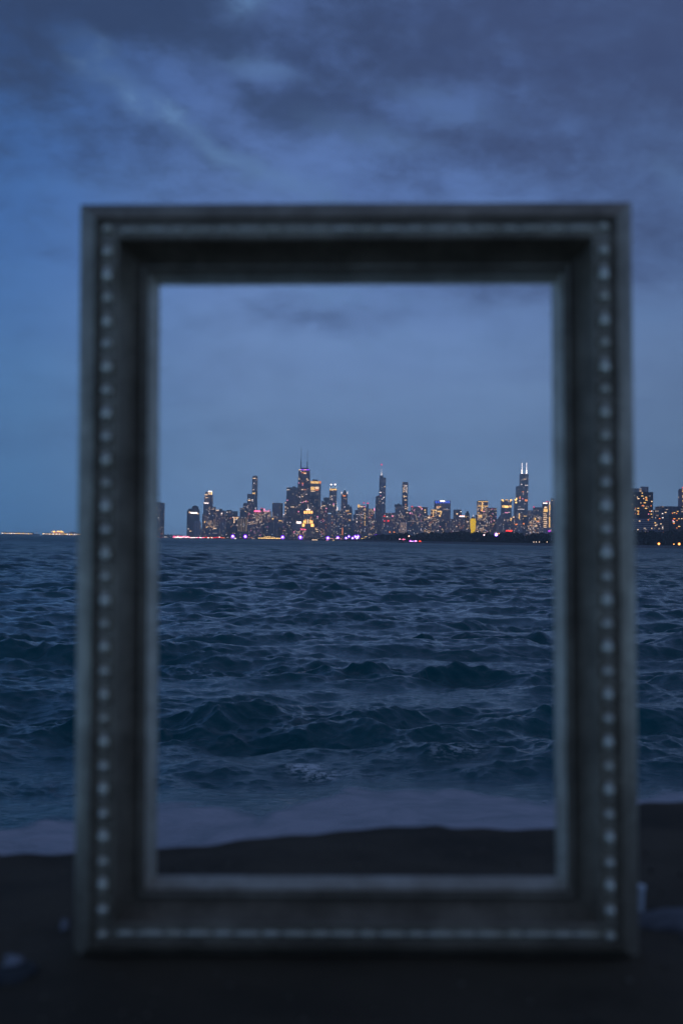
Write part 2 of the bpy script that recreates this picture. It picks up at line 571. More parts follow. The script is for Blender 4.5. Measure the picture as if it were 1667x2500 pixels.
cupm = plain('pale translucent plastic', (0.86, 0.90, 0.95), 0.35, 0, 60, 0.08)
b = MB()
b.lathe(0, 0, [(0.0040, 0), (0.0043, 0.001), (0.0060, 0.030), (0.0066, 0.031), (0.0066, 0.0335), (0.0058, 0.0345), (0.0020, 0.0352)], 24)
cup = b.build('small_cup', cupm, loc=(0.3700, 1.735, 2.154), smooth=True)
tag(cup, 'tiny pale blue-white upright cup standing just right of the picture frame', 'cup')

# loose grit and pebbles on the ledge
r_ = random.Random(77)
V, Fc = [], []
for _ in range(900):
    yy = r_.uniform(1.15, 2.1)
    xx = r_.uniform(-0.42, 0.42) * yy / 1.3
    if abs(xx - 0.02) < 0.33 and abs(yy - 1.56) < 0.07:
        continue
    sz = 0.0010 + 0.0036 * r_.random() ** 4
    zz = 2.148 + 0.0185 * xx + sz * 0.3
    i0 = len(V)
    for kx, ky, kz in ((1, 0, 0), (-1, .1, 0), (0, 1, .1), (.1, -1, 0), (0, 0, .7), (0, 0, -.8)):
        V.append((xx + kx * sz * r_.uniform(.7, 1.2), yy + ky * sz * r_.uniform(.7, 1.2), zz + kz * sz))
    for q in ((0, 2, 4), (2, 1, 4), (1, 3, 4), (3, 0, 4), (2, 0, 5), (1, 2, 5), (3, 1, 5), (0, 3, 5)):
        Fc.append(tuple(i0 + w_ for w_ in q))
grit = mesh_obj('gravel', V, Fc, plain('mixed grit', (0.16, 0.13, 0.09), 0.8, 0, 9, 0.7))
tag(grit, 'scattered grit and small pebbles on the dark ledge', 'gravel', kind='stuff')

# ------------------------------------------------------------------ the picture frame
FW, FH = 0.620, 0.8425
frame = empty('picture_frame', (0.02446, 1.53769, 2.1390))
frame.rotation_euler = (Matrix.Rotation(R(-0.780), 3, 'Z') @ Matrix.Rotation(R(-1.667), 3, 'X') @ Matrix.Rotation(R(-1.105), 3, 'Y')).to_euler()
tag(frame, 'empty ornate silver-grey picture frame with beaded moulding standing upright on the dark ledge', 'picture frame')



def leaf(name, lo, hi, pit, metal, r0, r1):
    mt, nt, bs, out = material(name)
    tc = nt.new('ShaderNodeTexCoord').outputs['Object']
    n1 = nt.noise(tc, 18, 6, 0.6)
    n2 = nt.noise(tc, 140, 4, 0.6)
    c = nt.mix(nt.smooth(n1, 0.3, 0.72), lo, hi)
    c = nt.mix(nt.smooth(n2, 0.5, 0.72, 0, 0.45), c, pit)
    nt.put(bs.inputs['Base Color'], c)
    bs.inputs['Metallic'].default_value = metal
    nt.put(bs.inputs['Roughness'], nt.smooth(n1, 0.2, 0.8, r0, r1))
    bp = nt.new('ShaderNodeBump')
    bp.inputs['Distance'].default_value = 0.0006
    nt.put(bp.inputs['Height'], nt.math('ADD', n1, n2))
    nt.l.new(bp.outputs[0], bs.inputs['Normal'])
    return mt


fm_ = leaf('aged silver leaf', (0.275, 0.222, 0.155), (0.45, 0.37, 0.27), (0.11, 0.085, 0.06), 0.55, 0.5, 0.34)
fd_ = leaf('silver leaf darkened as hollow shade', (0.18, 0.135, 0.088), (0.30, 0.235, 0.16), (0.06, 0.045, 0.03), 0.35, 0.6, 0.45)  # shade of the cove and grooves put into a darker leaf colour
fl_ = leaf('silver lip lightened as sky sheen', (0.48, 0.40, 0.30), (0.68, 0.60, 0.48), (0.14, 0.12, 0.09), 0.4, 0.55, 0.4)  # inner lip coloured lighter to carry the sky's sheen
bm_, nt, bs, out = material('pale silver beads')  # paler silver than the rails
tc = nt.new('ShaderNodeTexCoord').outputs['Object']
n1 = nt.noise(tc, 60, 5, 0.6)
nt.put(bs.inputs['Base Color'], nt.mix(nt.smooth(n1, 0.3, 0.7), (0.84, 0.74, 0.54), (1.0, 0.92, 0.74)))
bs.inputs['Metallic'].default_value = 0.6
bs.inputs['Roughness'].default_value = 0.30

PROF = [(0.000, -0.070), (0.000, -0.050), (0.000, -0.0330), (0.0012, -0.0300), (0.0050, -0.0225), (0.0100, -0.0140), (0.0150, -0.0075), (0.0176, -0.0052), (0.0184, -0.0080), (0.0192, -0.0098),
        (0.0208, -0.0100), (0.0240, -0.0095), (0.0300, -0.0095), (0.0362, -0.0100), (0.0372, -0.0080), (0.0392, -0.0068), (0.0412, -0.0082),
        (0.0425, -0.0130), (0.0460, -0.0200), (0.0500, -0.0265), (0.0545, -0.0325), (0.0590, -0.0375), (0.0630, -0.0410), (0.0655, -0.0425),
        (0.0662, -0.0390), (0.0680, -0.0370), (0.0702, -0.0373), (0.0715, -0.0395), (0.0722, -0.0415), (0.0738, -0.0410), (0.0755, -0.0420), (0.0775, -0.0450), (0.0830, -0.0560), (0.0850, -0.0610), (0.0862, -0.0650), (0.0862, -0.070), (0.03, -0.070)]
PROF0 = PROF
PROF = [(float(np.interp(u_, [0, .0184, .0412, .0862], [0, .0238, .0484, .0868])) * 0.985, d_) for u_, d_ in PROF]


def rail(kind):
    NL = 60
    V, Fc = [], []
    npf = len(PROF)
    rr = random.Random(kind)
    for j in range(NL + 1):
        t = j / NL
        for (u, d) in PROF:
            x0, x1 = -(FW / 2 - u), (FW / 2 - u)
            z0, z1 = u, FH - u
            if kind == 0:
                x, z = x0, z0 + (z1 - z0) * t
            elif kind == 1:
                x, z = x1, z0 + (z1 - z0) * t
            elif kind == 2:
                x, z = x0 + (x1 - x0) * t, z1
            else:
                x, z = x0 + (x1 - x0) * t, z0
            e = 0.0004 * math.sin(t * 9 + u * 50 + kind) + rr.uniform(-0.00012, 0.00012)
            V.append((x, -d + e, z))
    for j in range(NL):
        for i in range(npf):
            i2 = (i + 1) % npf
            q = (j * npf + i, j * npf + i2, (j + 1) * npf + i2, (j + 1) * npf + i)
            Fc.append(q if kind in (0, 3) else q[::-1])
    Fc.append(tuple(range(npf)))
    Fc.append(tuple(NL * npf + i for i in range(npf)))
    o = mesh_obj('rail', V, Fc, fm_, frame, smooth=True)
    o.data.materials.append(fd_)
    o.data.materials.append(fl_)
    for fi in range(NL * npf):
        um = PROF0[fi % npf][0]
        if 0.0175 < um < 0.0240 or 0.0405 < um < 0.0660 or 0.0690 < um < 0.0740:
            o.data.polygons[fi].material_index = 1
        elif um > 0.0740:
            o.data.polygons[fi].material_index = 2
    md = o.modifiers.new('edges', 'EDGE_SPLIT')
    md.split_angle = R(38)
    # beading
    L = (FH if kind < 2 else FW) - 2 * 0.0347
    step = 0.0254
    n = int(L / step)
    step = L / n
    BV, BF = [], []
    for q in range(n + 1):
        s = 0.0347 + q * step
        if q == n and kind >= 2:
            pass
        longb = (q % 2 == 0)
        hl = (0.0112 if longb else 0.0078) * rr.uniform(0.93, 1.07)
        hw = 0.0063 * rr.uniform(0.93, 1.05)
        if kind >= 2:
            hl, hw = hl * 1.42, hw * 0.58
        if q in (0, n):
            if kind >= 2:
                continue
            hl = 0.0060
        base_i = len(BV)
        ns, nr = 14, 8
        for a_ in range(nr + 1):
            ph = math.pi / 2 * a_ / nr
            for b_ in range(ns):
                th = 2 * math.pi * b_ / ns
                lx = hl * math.cos(ph) ** 0.8 * math.cos(th) if a_ < nr else 0
                wx = hw * math.cos(ph) ** 0.8 * math.sin(th) if a_ < nr else 0
                dd = -0.0100 + (0.0078 if kind < 2 else 0.0042) * math.sin(ph)
                cc = 0.0357
                if kind == 0:
                    p = (-(FW / 2 - cc) + wx, -dd, s + lx)
                elif kind == 1:
                    p = ((FW / 2 - cc) + wx, -dd, s + lx)
                elif kind == 2:
                    p = (-FW / 2 + s + lx, -dd, FH - cc + wx)
                else:
                    p = (-FW / 2 + s + lx, -dd, cc + wx)
                BV.append(p)
        for a_ in range(nr):
            for b_ in range(ns):
                b2_ = (b_ + 1) % ns
                BF.append((base_i + a_ * ns + b_, base_i + a_ * ns + b2_, base_i + (a_ + 1) * ns + b2_, base_i + (a_ + 1) * ns + b_))
    mesh_obj('beading', BV, BF, bm_, o, smooth=True)
    return o


for kd in range(4):
    rail(kd)

# ------------------------------------------------------------------ city materials
WINCOL = {
    'warm': ((255, 212, 165), 1.9), 'gold': ((255, 200, 115), 1.7), 'white': ((255, 235, 225), 2.2), 'orange': ((255, 140, 60), 2.0),
    'pink': ((255, 150, 190), 2.4), 'red': ((255, 50, 40), 2.2), 'blue': ((70, 110, 255), 1.8), 'violet': ((150, 60, 255), 2.6),
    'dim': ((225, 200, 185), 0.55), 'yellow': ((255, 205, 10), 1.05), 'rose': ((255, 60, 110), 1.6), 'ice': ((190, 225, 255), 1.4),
    'amber': ((255, 186, 100), 3.6), 'cool': ((215, 228, 255), 1.7),
    'magenta': ((230, 60, 255), 2.4), 'stone': ((255, 215, 160), 0.35),
    'hotwhite': ((255, 235, 225), 4.5), 'hotred': ((255, 45, 35), 4.0), 'hotpink': ((255, 90, 140), 4.5), 'hotgold': ((255, 200, 110), 4.0), 'hotviolet': ((125, 25, 255), 2.2),
}
GLOW = {k_: glow('light ' + k_, c_, s_) for k_, (c_, s_) in WINCOL.items()}


def facade(name, wall, glass, cw=6.0, chh=4.2, lit=0.10, style='grid', estr=0.55, gap=0.45):
    wall = [min(0.7, wall[0] * 1.7 + 0.03), min(0.7, wall[1] * 1.45 + 0.02), min(0.7, wall[2] * 1.35 + 0.02)]
    glass = [q * 1.8 + 0.03 for q in glass]
    estr *= 0.95
    mt, nt, bs, out = material(name)
    tc = nt.new('ShaderNodeTexCoord').outputs['Object']
    x, y, z = nt.sep(tc)
    rnd = nt.new('ShaderNodeObjectInfo').outputs['Random']
    u = nt.math('DIVIDE', nt.math('ADD', x, nt.math('MULTIPLY', y, 1.0)), cw)
    v = nt.math('DIVIDE', z, chh)
    fu = nt.math('FRACT', u)
    fv = nt.math('FRACT', v)
    iu = nt.math('FLOOR', u)
    iv = nt.math('FLOOR', v)
    wn = nt.new('ShaderNodeTexWhiteNoise', noise_dimensions='3D')
    nt.put(wn.inputs['Vector'], nt.comb(iu, iv, nt.math('MULTIPLY', rnd, 97)))
    wcol = nt.sep(wn.outputs['Color'])
    inx = nt.math('GREATER_THAN', fu, gap)
    inz = nt.math('GREATER_THAN', fv, 0.40)
    if style == 'rib':
        ins = inx
    elif style == 'band':
        ins = inz
    else:
        ins = nt.math('MULTIPLY', inx, inz)
    big = nt.noise(nt.comb(x, y, nt.math('MULTIPLY', z, 0.6)), 0.02, 3, 0.5)
    wl = nt.mix(nt.smooth(big, 0.3, 0.7), [q * 0.8 for q in wall], [q * 1.2 for q in wall])
    gl = nt.mix(wcol[1], [q * 0.6 for q in glass], [q * 1.4 for q in glass])
    nt.put(bs.inputs['Base Color'], nt.mix(ins, wl, gl))
    nt.put(bs.inputs['Roughness'], nt.math('MULTIPLY_ADD', ins, -0.45, 0.75))
    # lit rooms cluster on some floors
    cl = nt.noise(nt.comb(nt.math('MULTIPLY', iu, 0.11), nt.math('MULTIPLY', iv, 0.17), nt.math('MULTIPLY', rnd, 31)), 1.0, 2, 0.5)
    thr = nt.math('MULTIPLY', nt.smooth(cl, 0.35, 0.65, 0.25, 1.8), lit)
    on = nt.math('LESS_THAN', wcol[0], thr)
    on = nt.math('MULTIPLY', on, nt.math('MULTIPLY', inx, inz))
    ecol = nt.mix(wcol[2], lin((255, 190, 120)), lin((255, 235, 215)))
    nt.put(bs.inputs['Emission Color'], ecol)
    nt.put(bs.inputs['Emission Strength'], nt.math('MULTIPLY', on, nt.math('MULTIPLY_ADD', wcol[1], estr * 1.6, estr * 0.3)))
    return mt


MAT = {
    'dark': facade('dark bronze curtain wall', (0.045, 0.042, 0.060), (0.015, 0.015, 0.025), 6.0, 4.2, 0.09),
    'navy': facade('navy glass curtain wall', (0.10, 0.11, 0.15), (0.03, 0.04, 0.07), 7.0, 4.0, 0.07, 'rib'),
    'grey': facade('grey precast wall', (0.30, 0.28, 0.31), (0.06, 0.07, 0.11), 7.5, 4.0, 0.14),
    'mauve': facade('mauve stone wall', (0.26, 0.20, 0.24), (0.05, 0.05, 0.09), 6.5, 4.2, 0.15),
    'pale': facade('pale concrete wall', (0.42, 0.40, 0.43), (0.10, 0.11, 0.16), 8.0, 4.0, 0.09, 'grid', 0.5, 0.5),
    'rib': facade('ribbed concrete tower wall', (0.40, 0.38, 0.42), (0.04, 0.05, 0.08), 9.0, 4.0, 0.14, 'rib', 0.6, 0.45),
    'glass': facade('blue-grey glass wall', (0.16, 0.19, 0.26), (0.08, 0.11, 0.17), 6.0, 4.0, 0.10, 'band'),
    'busy': facade('brick apartment wall', (0.22, 0.17, 0.19), (0.04, 0.04, 0.07), 6.5, 4.2, 0.34, 'grid', 0.8, 0.3),
    'balcony': facade('balcony slab wall', (0.34, 0.33, 0.38), (0.05, 0.06, 0.10), 7.0, 3.4, 0.04, 'band', 0.5),
    'brown': facade('dark brick wall', (0.035, 0.028, 0.034), (0.012, 0.012, 0.02), 5.5, 3.4, 0.06),
    'tealglass': facade('teal glass wall', (0.10, 0.15, 0.18), (0.05, 0.09, 0.13), 7.0, 4.2, 0.07),
    'floodlit': facade('floodlit limestone', (0.50, 0.40, 0.33), (0.10, 0.08, 0.08), 6.0, 4.0, 0.10, 'rib', 0.5),
}
ROOF = plain('dark rooftop plant', (0.06, 0.06, 0.085), 0.8, 0, 0.05, 0.3)
STEEL = plain('dark mast steel', (0.08, 0.08, 0.10), 0.5, 0.3, 0.1, 0.2)
WIN_MESH = {}


def window(bld, name, x0, x1, y0, y1, D, col, org, proud=0.45, depth=0.9):
    """a lit pane a little proud of the facade, placed by photo position on the plane Y = D"""
    key = (col, name)
    if key not in WIN_MESH:
        mb = MB()
        mb.frus(-0.5, 0.5, -0.5, 0.5, -0.5, -0.5, 0.5, -0.5, 0.5, 0.5)
        me = bpy.data.meshes.new(name)
        me.from_pydata(mb.v, [], mb.f)
        me.materials.append(GLOW[col])
        WIN_MESH[key] = me
    X0, _, Z1 = at(x0, (y0 + y1) / 2, D)
    X1, _, _ = at(x1, (y0 + y1) / 2, D)
    xm = (x0 + x1) / 2
    _, _, Z1 = at(xm, y0, D)
    _, _, Z0 = at(xm, y1, D)
    o = bpy.data.objects.new(name, WIN_MESH[key])
    o.location = ((X0 + X1) / 2 - org[0], D - proud - org[1] + depth / 2 - 0.2, (Z0 + Z1) / 2 - org[2])
    o.scale = (X1 - X0, depth, Z1 - Z0)
    o.parent = bld
    COL.objects.link(o)
    return o


GZ = 1.6  # level of the city ground


def building(name, label, D, blocks, mat='grey', nwin=0, wcols=('warm', 'white', 'orange'), lights=(), cat='building', group=None, depth=None, ground=GZ, seed=None, masts=(), wsize=(0.8, 1.7)):
    """blocks: (kind part, x0, x1, ytop, [ybot or None], [shape], [material])"""
    x0, x1, yt = blocks[0][1:4]
    ox, _, _ = at((x0 + x1) / 2, yt, D)
    bld = empty(name, (ox, D, ground))
    tag(bld, label, cat, group)
    org = (ox, D, ground)
    rr = random.Random(seed if seed is not None else label)
    first = None
    for i, bk in enumerate(blocks):
        pname, a, b_, yt = bk[:4]
        yb = bk[4] if len(bk) > 4 else None
        shape = bk[5] if len(bk) > 5 else 'box'
        bm = bk[6] if len(bk) > 6 else mat
        X0, _, Z1 = at(a, yt, D)
        X1, _, _ = at(b_, yt, D)
        _, _, Z1 = at((a + b_) / 2, yt, D)
        X0 -= ox
        X1 -= ox
        Z0 = 0 if yb is None else at((a + b_) / 2, yb, D)[2] - ground
        Z1 -= ground
        wd = X1 - X0
        dp = depth or max(14, min(wd * 0.9, 45))
        yo = 0.6 * i if i else 0.0
        if shape == 'proud':
            yo = -3.0
        mb = MB()
        cx = (X0 + X1) / 2
        if shape in ('box', 'proud'):
            mb.box(X0, X1, yo, dp - yo, Z0, Z1)
        elif shape == 'dome':
            h = Z1 - Z0
            mb.lathe(cx, dp / 2, [(wd / 2, Z0), (wd / 2, Z0 + h * 0.35), (wd * 0.44, Z0 + h * 0.6), (wd * 0.30, Z0 + h * 0.85), (wd * 0.22, Z1)], 12, 1, min(1, dp / wd))
        elif shape == 'round':
            mb.lathe(cx, dp / 2, [(wd / 2, Z0), (wd / 2, Z1 - wd * 0.12), (wd * 0.42, Z1)], 16, 1, min(1, dp / wd))
        elif shape == 'cone':
            mb.lathe(cx, dp / 2, [(wd / 2, Z0), (wd * 0.36, Z0 + (Z1 - Z0) * 0.45), (wd * 0.05, Z1)], 12, 1, min(1, dp / wd))
        elif shape == 'pyramid':
            mb.frus(X0, X1, yo, dp, Z0, cx - wd * 0.06, cx + wd * 0.06, dp * 0.45, dp * 0.55, Z1)
        elif shape == 'chamfer':
            h = min(12, (Z1 - Z0) * 0.2)
            mb.box(X0, X1, yo, dp - yo, Z0, Z1 - h)
            mb.frus(X0, X1, yo, dp - yo, Z1 - h, X0 + wd * 0.16, X1 - wd * 0.16, yo + dp * 0.1, dp * 0.9, Z1)
        elif shape.startswith('taper'):
            k = float(shape[5:])
            mb.frus(cx - wd / 2 * k, cx + wd / 2 * k, 0, dp * k, Z0, X0, X1, dp * (k - 1) / 2, dp * (k + 1) / 2, Z1)
        elif shape == 'wedge':
            mb.frus(X0 - wd * 0.22, X1, 0, dp, Z0, X0 + wd * 0.18, X1, yo, dp, Z1)
        o = mb.build(pname, MAT[bm] if bm in MAT else (ROOF if bm == 'roof' else GLOW[bm]), bld)
        if i == 0:
            first = (X0, X1)
    for (mx, y0, y1, w0, w1, mcol) in masts:
        Xm, _, Zt = at(mx, y0, D)
        _, _, Zb = at(mx, y1, D)
        mb = MB()
        sc_ = D / F
        dpm = (depth or 30) * 0.4
        mb.lathe(Xm - ox, dpm, [(w1 * sc_ / 2, Zb - ground - 1), (w1 * sc_ * 0.42, Zb - ground + (Zt - Zb) * 0.35), (w0 * sc_ * 0.6, Zb - ground + (Zt - Zb) * 0.4), (w0 * sc_ / 2, Zt - ground)], 8)
        mb.build('mast', STEEL if mcol is None else GLOW[mcol], bld)
    for (pn, a, b_, c_, d_, col) in lights:
        window(bld, pn, a, b_, c_, d_, D, col, org, 1.3 if pn != 'window' else 0.6)
    # scattered lit rooms
    _, a, b_, yt = blocks[0][:4]
    if nwin:
        occupied = set()
        ybot = 1309 + (a - 400) * 0.014
        if ground > 3:
            ybot -= 6
        for q in range(nwin):
            for tries in range(10):
                gx = rr.randrange(0, max(1, int((b_ - a - 2) / 2.3)))
                gy = rr.randrange(0, max(1, int((ybot - yt - 4) / 2.6)))
                if (gx, gy) not in occupied:
                    break
            occupied.add((gx, gy))
            w = rr.uniform(*wsize)
            if rr.random() < 0.15:
                w *= 1.9
            x = a + 1 + gx * 2.3
            y = yt + 3 + gy * 2.6
            if x + w > b_ - 0.3:
                w = b_ - 0.3 - x
            if w < 0.4:
                continue
            col = rr.choice(wcols) if rr.random() > 0.14 else 'cool'
            window(bld, 'window', x, x + w, y, y + rr.uniform(0.75, 1.2), D, col, org, 0.6)
    return bld


def W_(x0, x1, y0, y1, c):
    return ('window', x0, x1, y0, y1, c)


def Bd(x0, x1, y0, y1, c):
    return ('light_band', x0, x1, y0, y1, c)


exec_list = []
B = building
SK = 'skyscraper'
MID = 'mid-rise blocks along the city waterfront'

# --- left end
B('apartment_tower', 'dark lakefront tower half hidden behind the left side of the picture frame', 6300, [('tower', 356, 400, 1227), ('parapet', 358, 390, 1225.4, 1227, 'box', 'roof')], 'dark', 26, ('warm', 'white', 'orange', 'dim'), cat=SK)
B('office_tower', 'navy tower with dark domed cap and bright white band near its top', 6400, [('tower', 457, 486, 1246), ('upper_floor', 460, 485, 1242, 1246), ('dome', 468, 484.5, 1234, 1242, 'dome', 'roof')], 'navy', 6, ('dim', 'white'),
  [Bd(465.5, 482, 1250.6, 1253.6, 'hotwhite'), W_(462, 464, 1248.5, 1253, 'warm'), W_(482, 485, 1253, 1255.5, 'warm'), W_(459, 461, 1290, 1292, 'white'), W_(463, 467.5, 1296, 1297.6, 'warm')], cat=SK)
B('apartment_block', 'blank pale grey block with chamfered roof in front of the domed navy tower', 5900, [('tower', 474, 490, 1271, None, 'chamfer')], 'pale', 2, ('dim',))
B('office_tower', 'stepped tower with a glowing gold crown at its right corner', 6800,
  [('tower', 499, 519, 1214), ('upper_tier', 500.5, 518.5, 1207, 1214), ('stair_tier', 501.5, 509, 1201, 1207), ('wing', 494, 498.9, 1255), ('wing', 497, 499, 1226)], 'mauve', 8, ('dim', 'warm'),
  [('crown', 508.6, 518, 1198.6, 1200.6, 'hotwhite'), ('crown', 509, 511, 1201, 1207, 'warm'), ('crown', 512, 515, 1203, 1205.5, 'gold'), ('crown', 516, 518, 1201, 1207.5, 'hotgold'), W_(511, 515, 1205.6, 1207.3, 'warm'),
   Bd(500, 507.5, 1207, 1208.6, 'warm'), Bd(502.5, 508, 1214.2, 1215.8, 'warm'), Bd(498.5, 509.5, 1227.4, 1229, 'hotwhite'), W_(499, 501, 1272, 1277, 'gold'), W_(507, 511, 1283.5, 1285, 'warm'), W_(503, 507, 1286, 1288, 'gold')], cat=SK)
B('apartment_block', 'mauve slab sprinkled with white windows in front of the gold-crowned stepped tower', 6100, [('tower', 509, 526.4, 1237), ('rooftop_box', 513, 518, 1235.6, 1237, 'box', 'roof')], 'busy', 12, ('white', 'warm', 'pink'))
B('apartment_block', 'broad low block with two rows of lit floors by the red traffic lights', 5800, [('tower', 503, 535, 1289)], 'glass', 4, ('dim', 'warm'), [Bd(519, 531, 1301, 1302.4, 'dim'), Bd(521, 529, 1289.6, 1291, 'warm')])
B('office_tower', 'mauve tower with a white roof strip and a small square penthouse', 6300, [('tower', 526.8, 548, 1246), ('penthouse', 536, 542, 1242, 1246, 'box', 'roof'), ('wing', 545, 551, 1256)], 'mauve', 9, ('white', 'dim', 'warm'), [Bd(527, 534.5, 1244.8, 1246.6, 'warm'), W_(540, 543, 1252, 1255, 'white')])
B('office_tower', 'flat-topped grey tower with shallow raised roof, left of the small teal block', 6500, [('tower', 550, 567.5, 1247), ('penthouse', 554, 566, 1245, 1247, 'box', 'roof')], 'grey', 5, ('dim', 'white'))
B('office_block', 'small teal glass block between the flat grey tower and the L-shaped lights', 6400, [('tower', 568, 580, 1248)], 'tealglass', 2, ('dim',))
B('apartment_block', 'plain grey slab in front of the flat-topped grey tower', 5900, [('tower', 535.5, 551, 1273)], 'grey', 3, ('dim',))
B('hotel_block', 'dark block carrying an L-shaped column of bright warm lights', 6000, [('tower', 551.4, 583, 1260)], 'dark', 14, ('warm', 'white', 'orange'),
  [('light_column', 571, 573.2, 1262, 1277, 'warm'), W_(568, 570, 1262, 1264, 'white'), W_(576, 583, 1262.5, 1264, 'warm'), W_(577, 582, 1264.6, 1266.4, 'gold'), W_(576, 578, 1267, 1269, 'white'), W_(583, 585, 1266.5, 1268.5, 'white')])
B('apartment_tower', 'ribbed pale block with vertical white fins left of the crowded window block', 5800, [('tower', 581, 604, 1265)] , 'navy', 8, ('dim', 'white'),
  [('fin', q, q + 1.0, 1266.5, 1298, 'stone') for q in (581.4, 586.5, 590.2, 594.5, 599.5, 602.2)])  # pale fins brightened by a faint glow put into their material
B('residential_tower', 'slender very tall dark tower with rounded top, tallest on the left of the skyline', 7000,
  [('tower', 616, 629, 1163.5, None, 'taper1.12'), ('cap', 616.9, 628.3, 1161, 1163.5, 'dome', 'roof')], 'navy', 0, (),
  [Bd(617.5, 624.5, 1167, 1168.6, 'warm'), W_(620, 621.6, 1179, 1181, 'white'), W_(618, 620, 1184, 1185.6, 'dim'), W_(624, 626, 1181, 1183, 'dim'), W_(618.5, 620.3, 1194.6, 1196.4, 'white'), ('light_band', 616.5, 623.4, 1202.6, 1206, 'gold'), W_(617, 619, 1188, 1189.5, 'dim'),
   W_(621, 622.4, 1240, 1242, 'white'), W_(624, 625.5, 1239.6, 1242, 'white'), W_(624, 625.6, 1244, 1246, 'pink')], cat=SK)
B('office_tower', 'dark flat-topped tower attached to the left of the slender rounded skyscraper', 6850, [('tower', 604, 622, 1206)], 'navy', 3, ('dim',), [W_(606, 612, 1220, 1222.4, 'warm'), W_(615.5, 618, 1219, 1221, 'white'), W_(615.5, 618, 1222.5, 1224, 'white')], cat=SK)
B('office_tower', 'rounded grey tower below and left of the slender skyscraper', 6600, [('tower', 593, 616, 1228, None, 'round')], 'mauve', 6, ('white', 'dim', 'warm'))
B('apartment_block', 'teal-tinted block with warm windows at the foot of the rounded grey tower', 6300, [('tower', 586, 605, 1240)], 'tealglass', 10, ('gold', 'white', 'warm'))
B('apartment_block', 'broad block crowded with bright windows below the slender skyscraper', 6000, [('tower', 600, 624, 1251)], 'busy', 30, ('warm', 'white', 'orange', 'pink', 'gold'))
B('apartment_block', 'wide block with glowing pink roof edge and a domed rooftop tank', 6100, [('tower', 620.5, 661, 1248), ('rooftop_tank', 635, 646.5, 1241, 1248, 'dome', 'roof')], 'busy', 34, ('warm', 'white', 'gold', 'orange'),
  [('roof_light', 620.5, 636, 1246.6, 1249.6, 'hotpink'), ('roof_light', 636, 641, 1240.4, 1241.4, 'rose'), ('roof_light', 643, 658, 1247, 1248.6, 'pink'), ('roof_light', 643.5, 647, 1242, 1246, 'pink'), ('roof_light', 656, 659, 1244.6, 1246, 'rose')])
B('apartment_block', 'low teal-grey block in front of the pink-roofed building', 5750, [('tower', 640, 668, 1275)], 'tealglass', 6, ('dim', 'warm', 'pink'))
B('apartment_block', 'low mauve waterfront block below the crowded window block', 5700, [('tower', 604, 640, 1282)], 'mauve', 9, ('warm', 'pink', 'white'))
B('office_tower', 'square grey tower with dark right side standing alone left of the wide slab', 6700, [('tower', 665, 686, 1227.6), ('wing', 686.2, 690.5, 1228.4, None, 'box', 'dark')], 'grey', 11, ('warm', 'white', 'gold'), cat=SK)
B('apartment_block', 'narrow sliver tower with stacked lit balconies beside the wide slab', 6600, [('tower', 695, 699.2, 1225)], 'mauve', 0, (), [W_(695.4, 698.8, y_, y_ + 1.4, 'warm') for y_ in (1227, 1237, 1245.6, 1252)] + [W_(691.5, 695, 1255.6, 1257.4, 'white')])
B('office_tower', 'wide flat grey ribbed slab directly left of the tapering twin-mast tower', 6900, [('tower', 699.6, 727.5, 1190), ('penthouse', 714, 722, 1187.6, 1190, 'box', 'roof')], 'navy', 9, ('warm', 'white', 'dim'),
  [Bd(709.5, 718.5, 1237, 1238.6, 'warm'), W_(700.5, 703.6, 1220.6, 1222, 'pink'), W_(700, 703, 1195, 1196.6, 'white'), W_(705, 707, 1195, 1196.6, 'white'), W_(701, 703.6, 1239.8, 1241.4, 'warm')], cat=SK)
# the tapering black tower with two masts
B('skyscraper', 'black tapering skyscraper with two tall masts and a violet light line under its roof', 6786,
  [('tower', 729, 756, 1145.5, None, 'taper1.50'), ('rooftop_box', 733.5, 753, 1141.8, 1145.5, 'box', 'roof')], 'dark', 0, (),
  [Bd(729.3, 735, 1146, 1148, 'warm'), Bd(735, 742, 1146, 1148, 'violet'), Bd(742, 748, 1146, 1148, 'pink'), Bd(748, 755, 1146, 1148, 'violet'), W_(736, 747, 1153.6, 1155, 'orange'), W_(741.5, 748, 1155, 1157, 'warm'), W_(734, 736, 1150, 1151.6, 'white'),
   W_(729, 732, 1168.6, 1170.4, 'warm'), W_(748, 750.6, 1168, 1171, 'warm'), W_(750, 754, 1171.5, 1173, 'warm'), W_(737, 741, 1179, 1180.6, 'orange'), W_(738, 740, 1183, 1185, 'pink'), W_(728.5, 731, 1178, 1180, 'pink'),
   W_(736, 741, 1194.6, 1196, 'warm'), W_(743, 746, 1194.6, 1196, 'orange'), W_(731, 733, 1212, 1214, 'white'), W_(737, 739.6, 1211.6, 1213.8, 'warm'), W_(747, 749, 1205.6, 1207.6, 'white'), W_(735, 738, 1208, 1209, 'warm'),
   W_(745, 748.4, 1206.6, 1208, 'dim'), W_(750, 753, 1192.6, 1194, 'dim'), W_(734, 736, 1220, 1221.4, 'dim'), W_(738, 740.4, 1225.6, 1227.4, 'pink'), W_(742, 744.5, 1223.6, 1225.4, 'warm'), W_(746, 748, 1222, 1226, 'pink'), W_(733, 735, 1226, 1227.4, 'white'),
   W_(729, 732, 1232, 1233.4, 'warm'), W_(727.5, 730, 1248, 1250.4, 'pink'), W_(744, 746, 1198, 1199.6, 'dim'), W_(751, 753, 1224, 1225.4, 'orange')], cat=SK,
  masts=((735.2, 1089, 1142, 0.8, 2.6, None), (750.6, 1099, 1142, 0.8, 2.6, None)), depth=50)
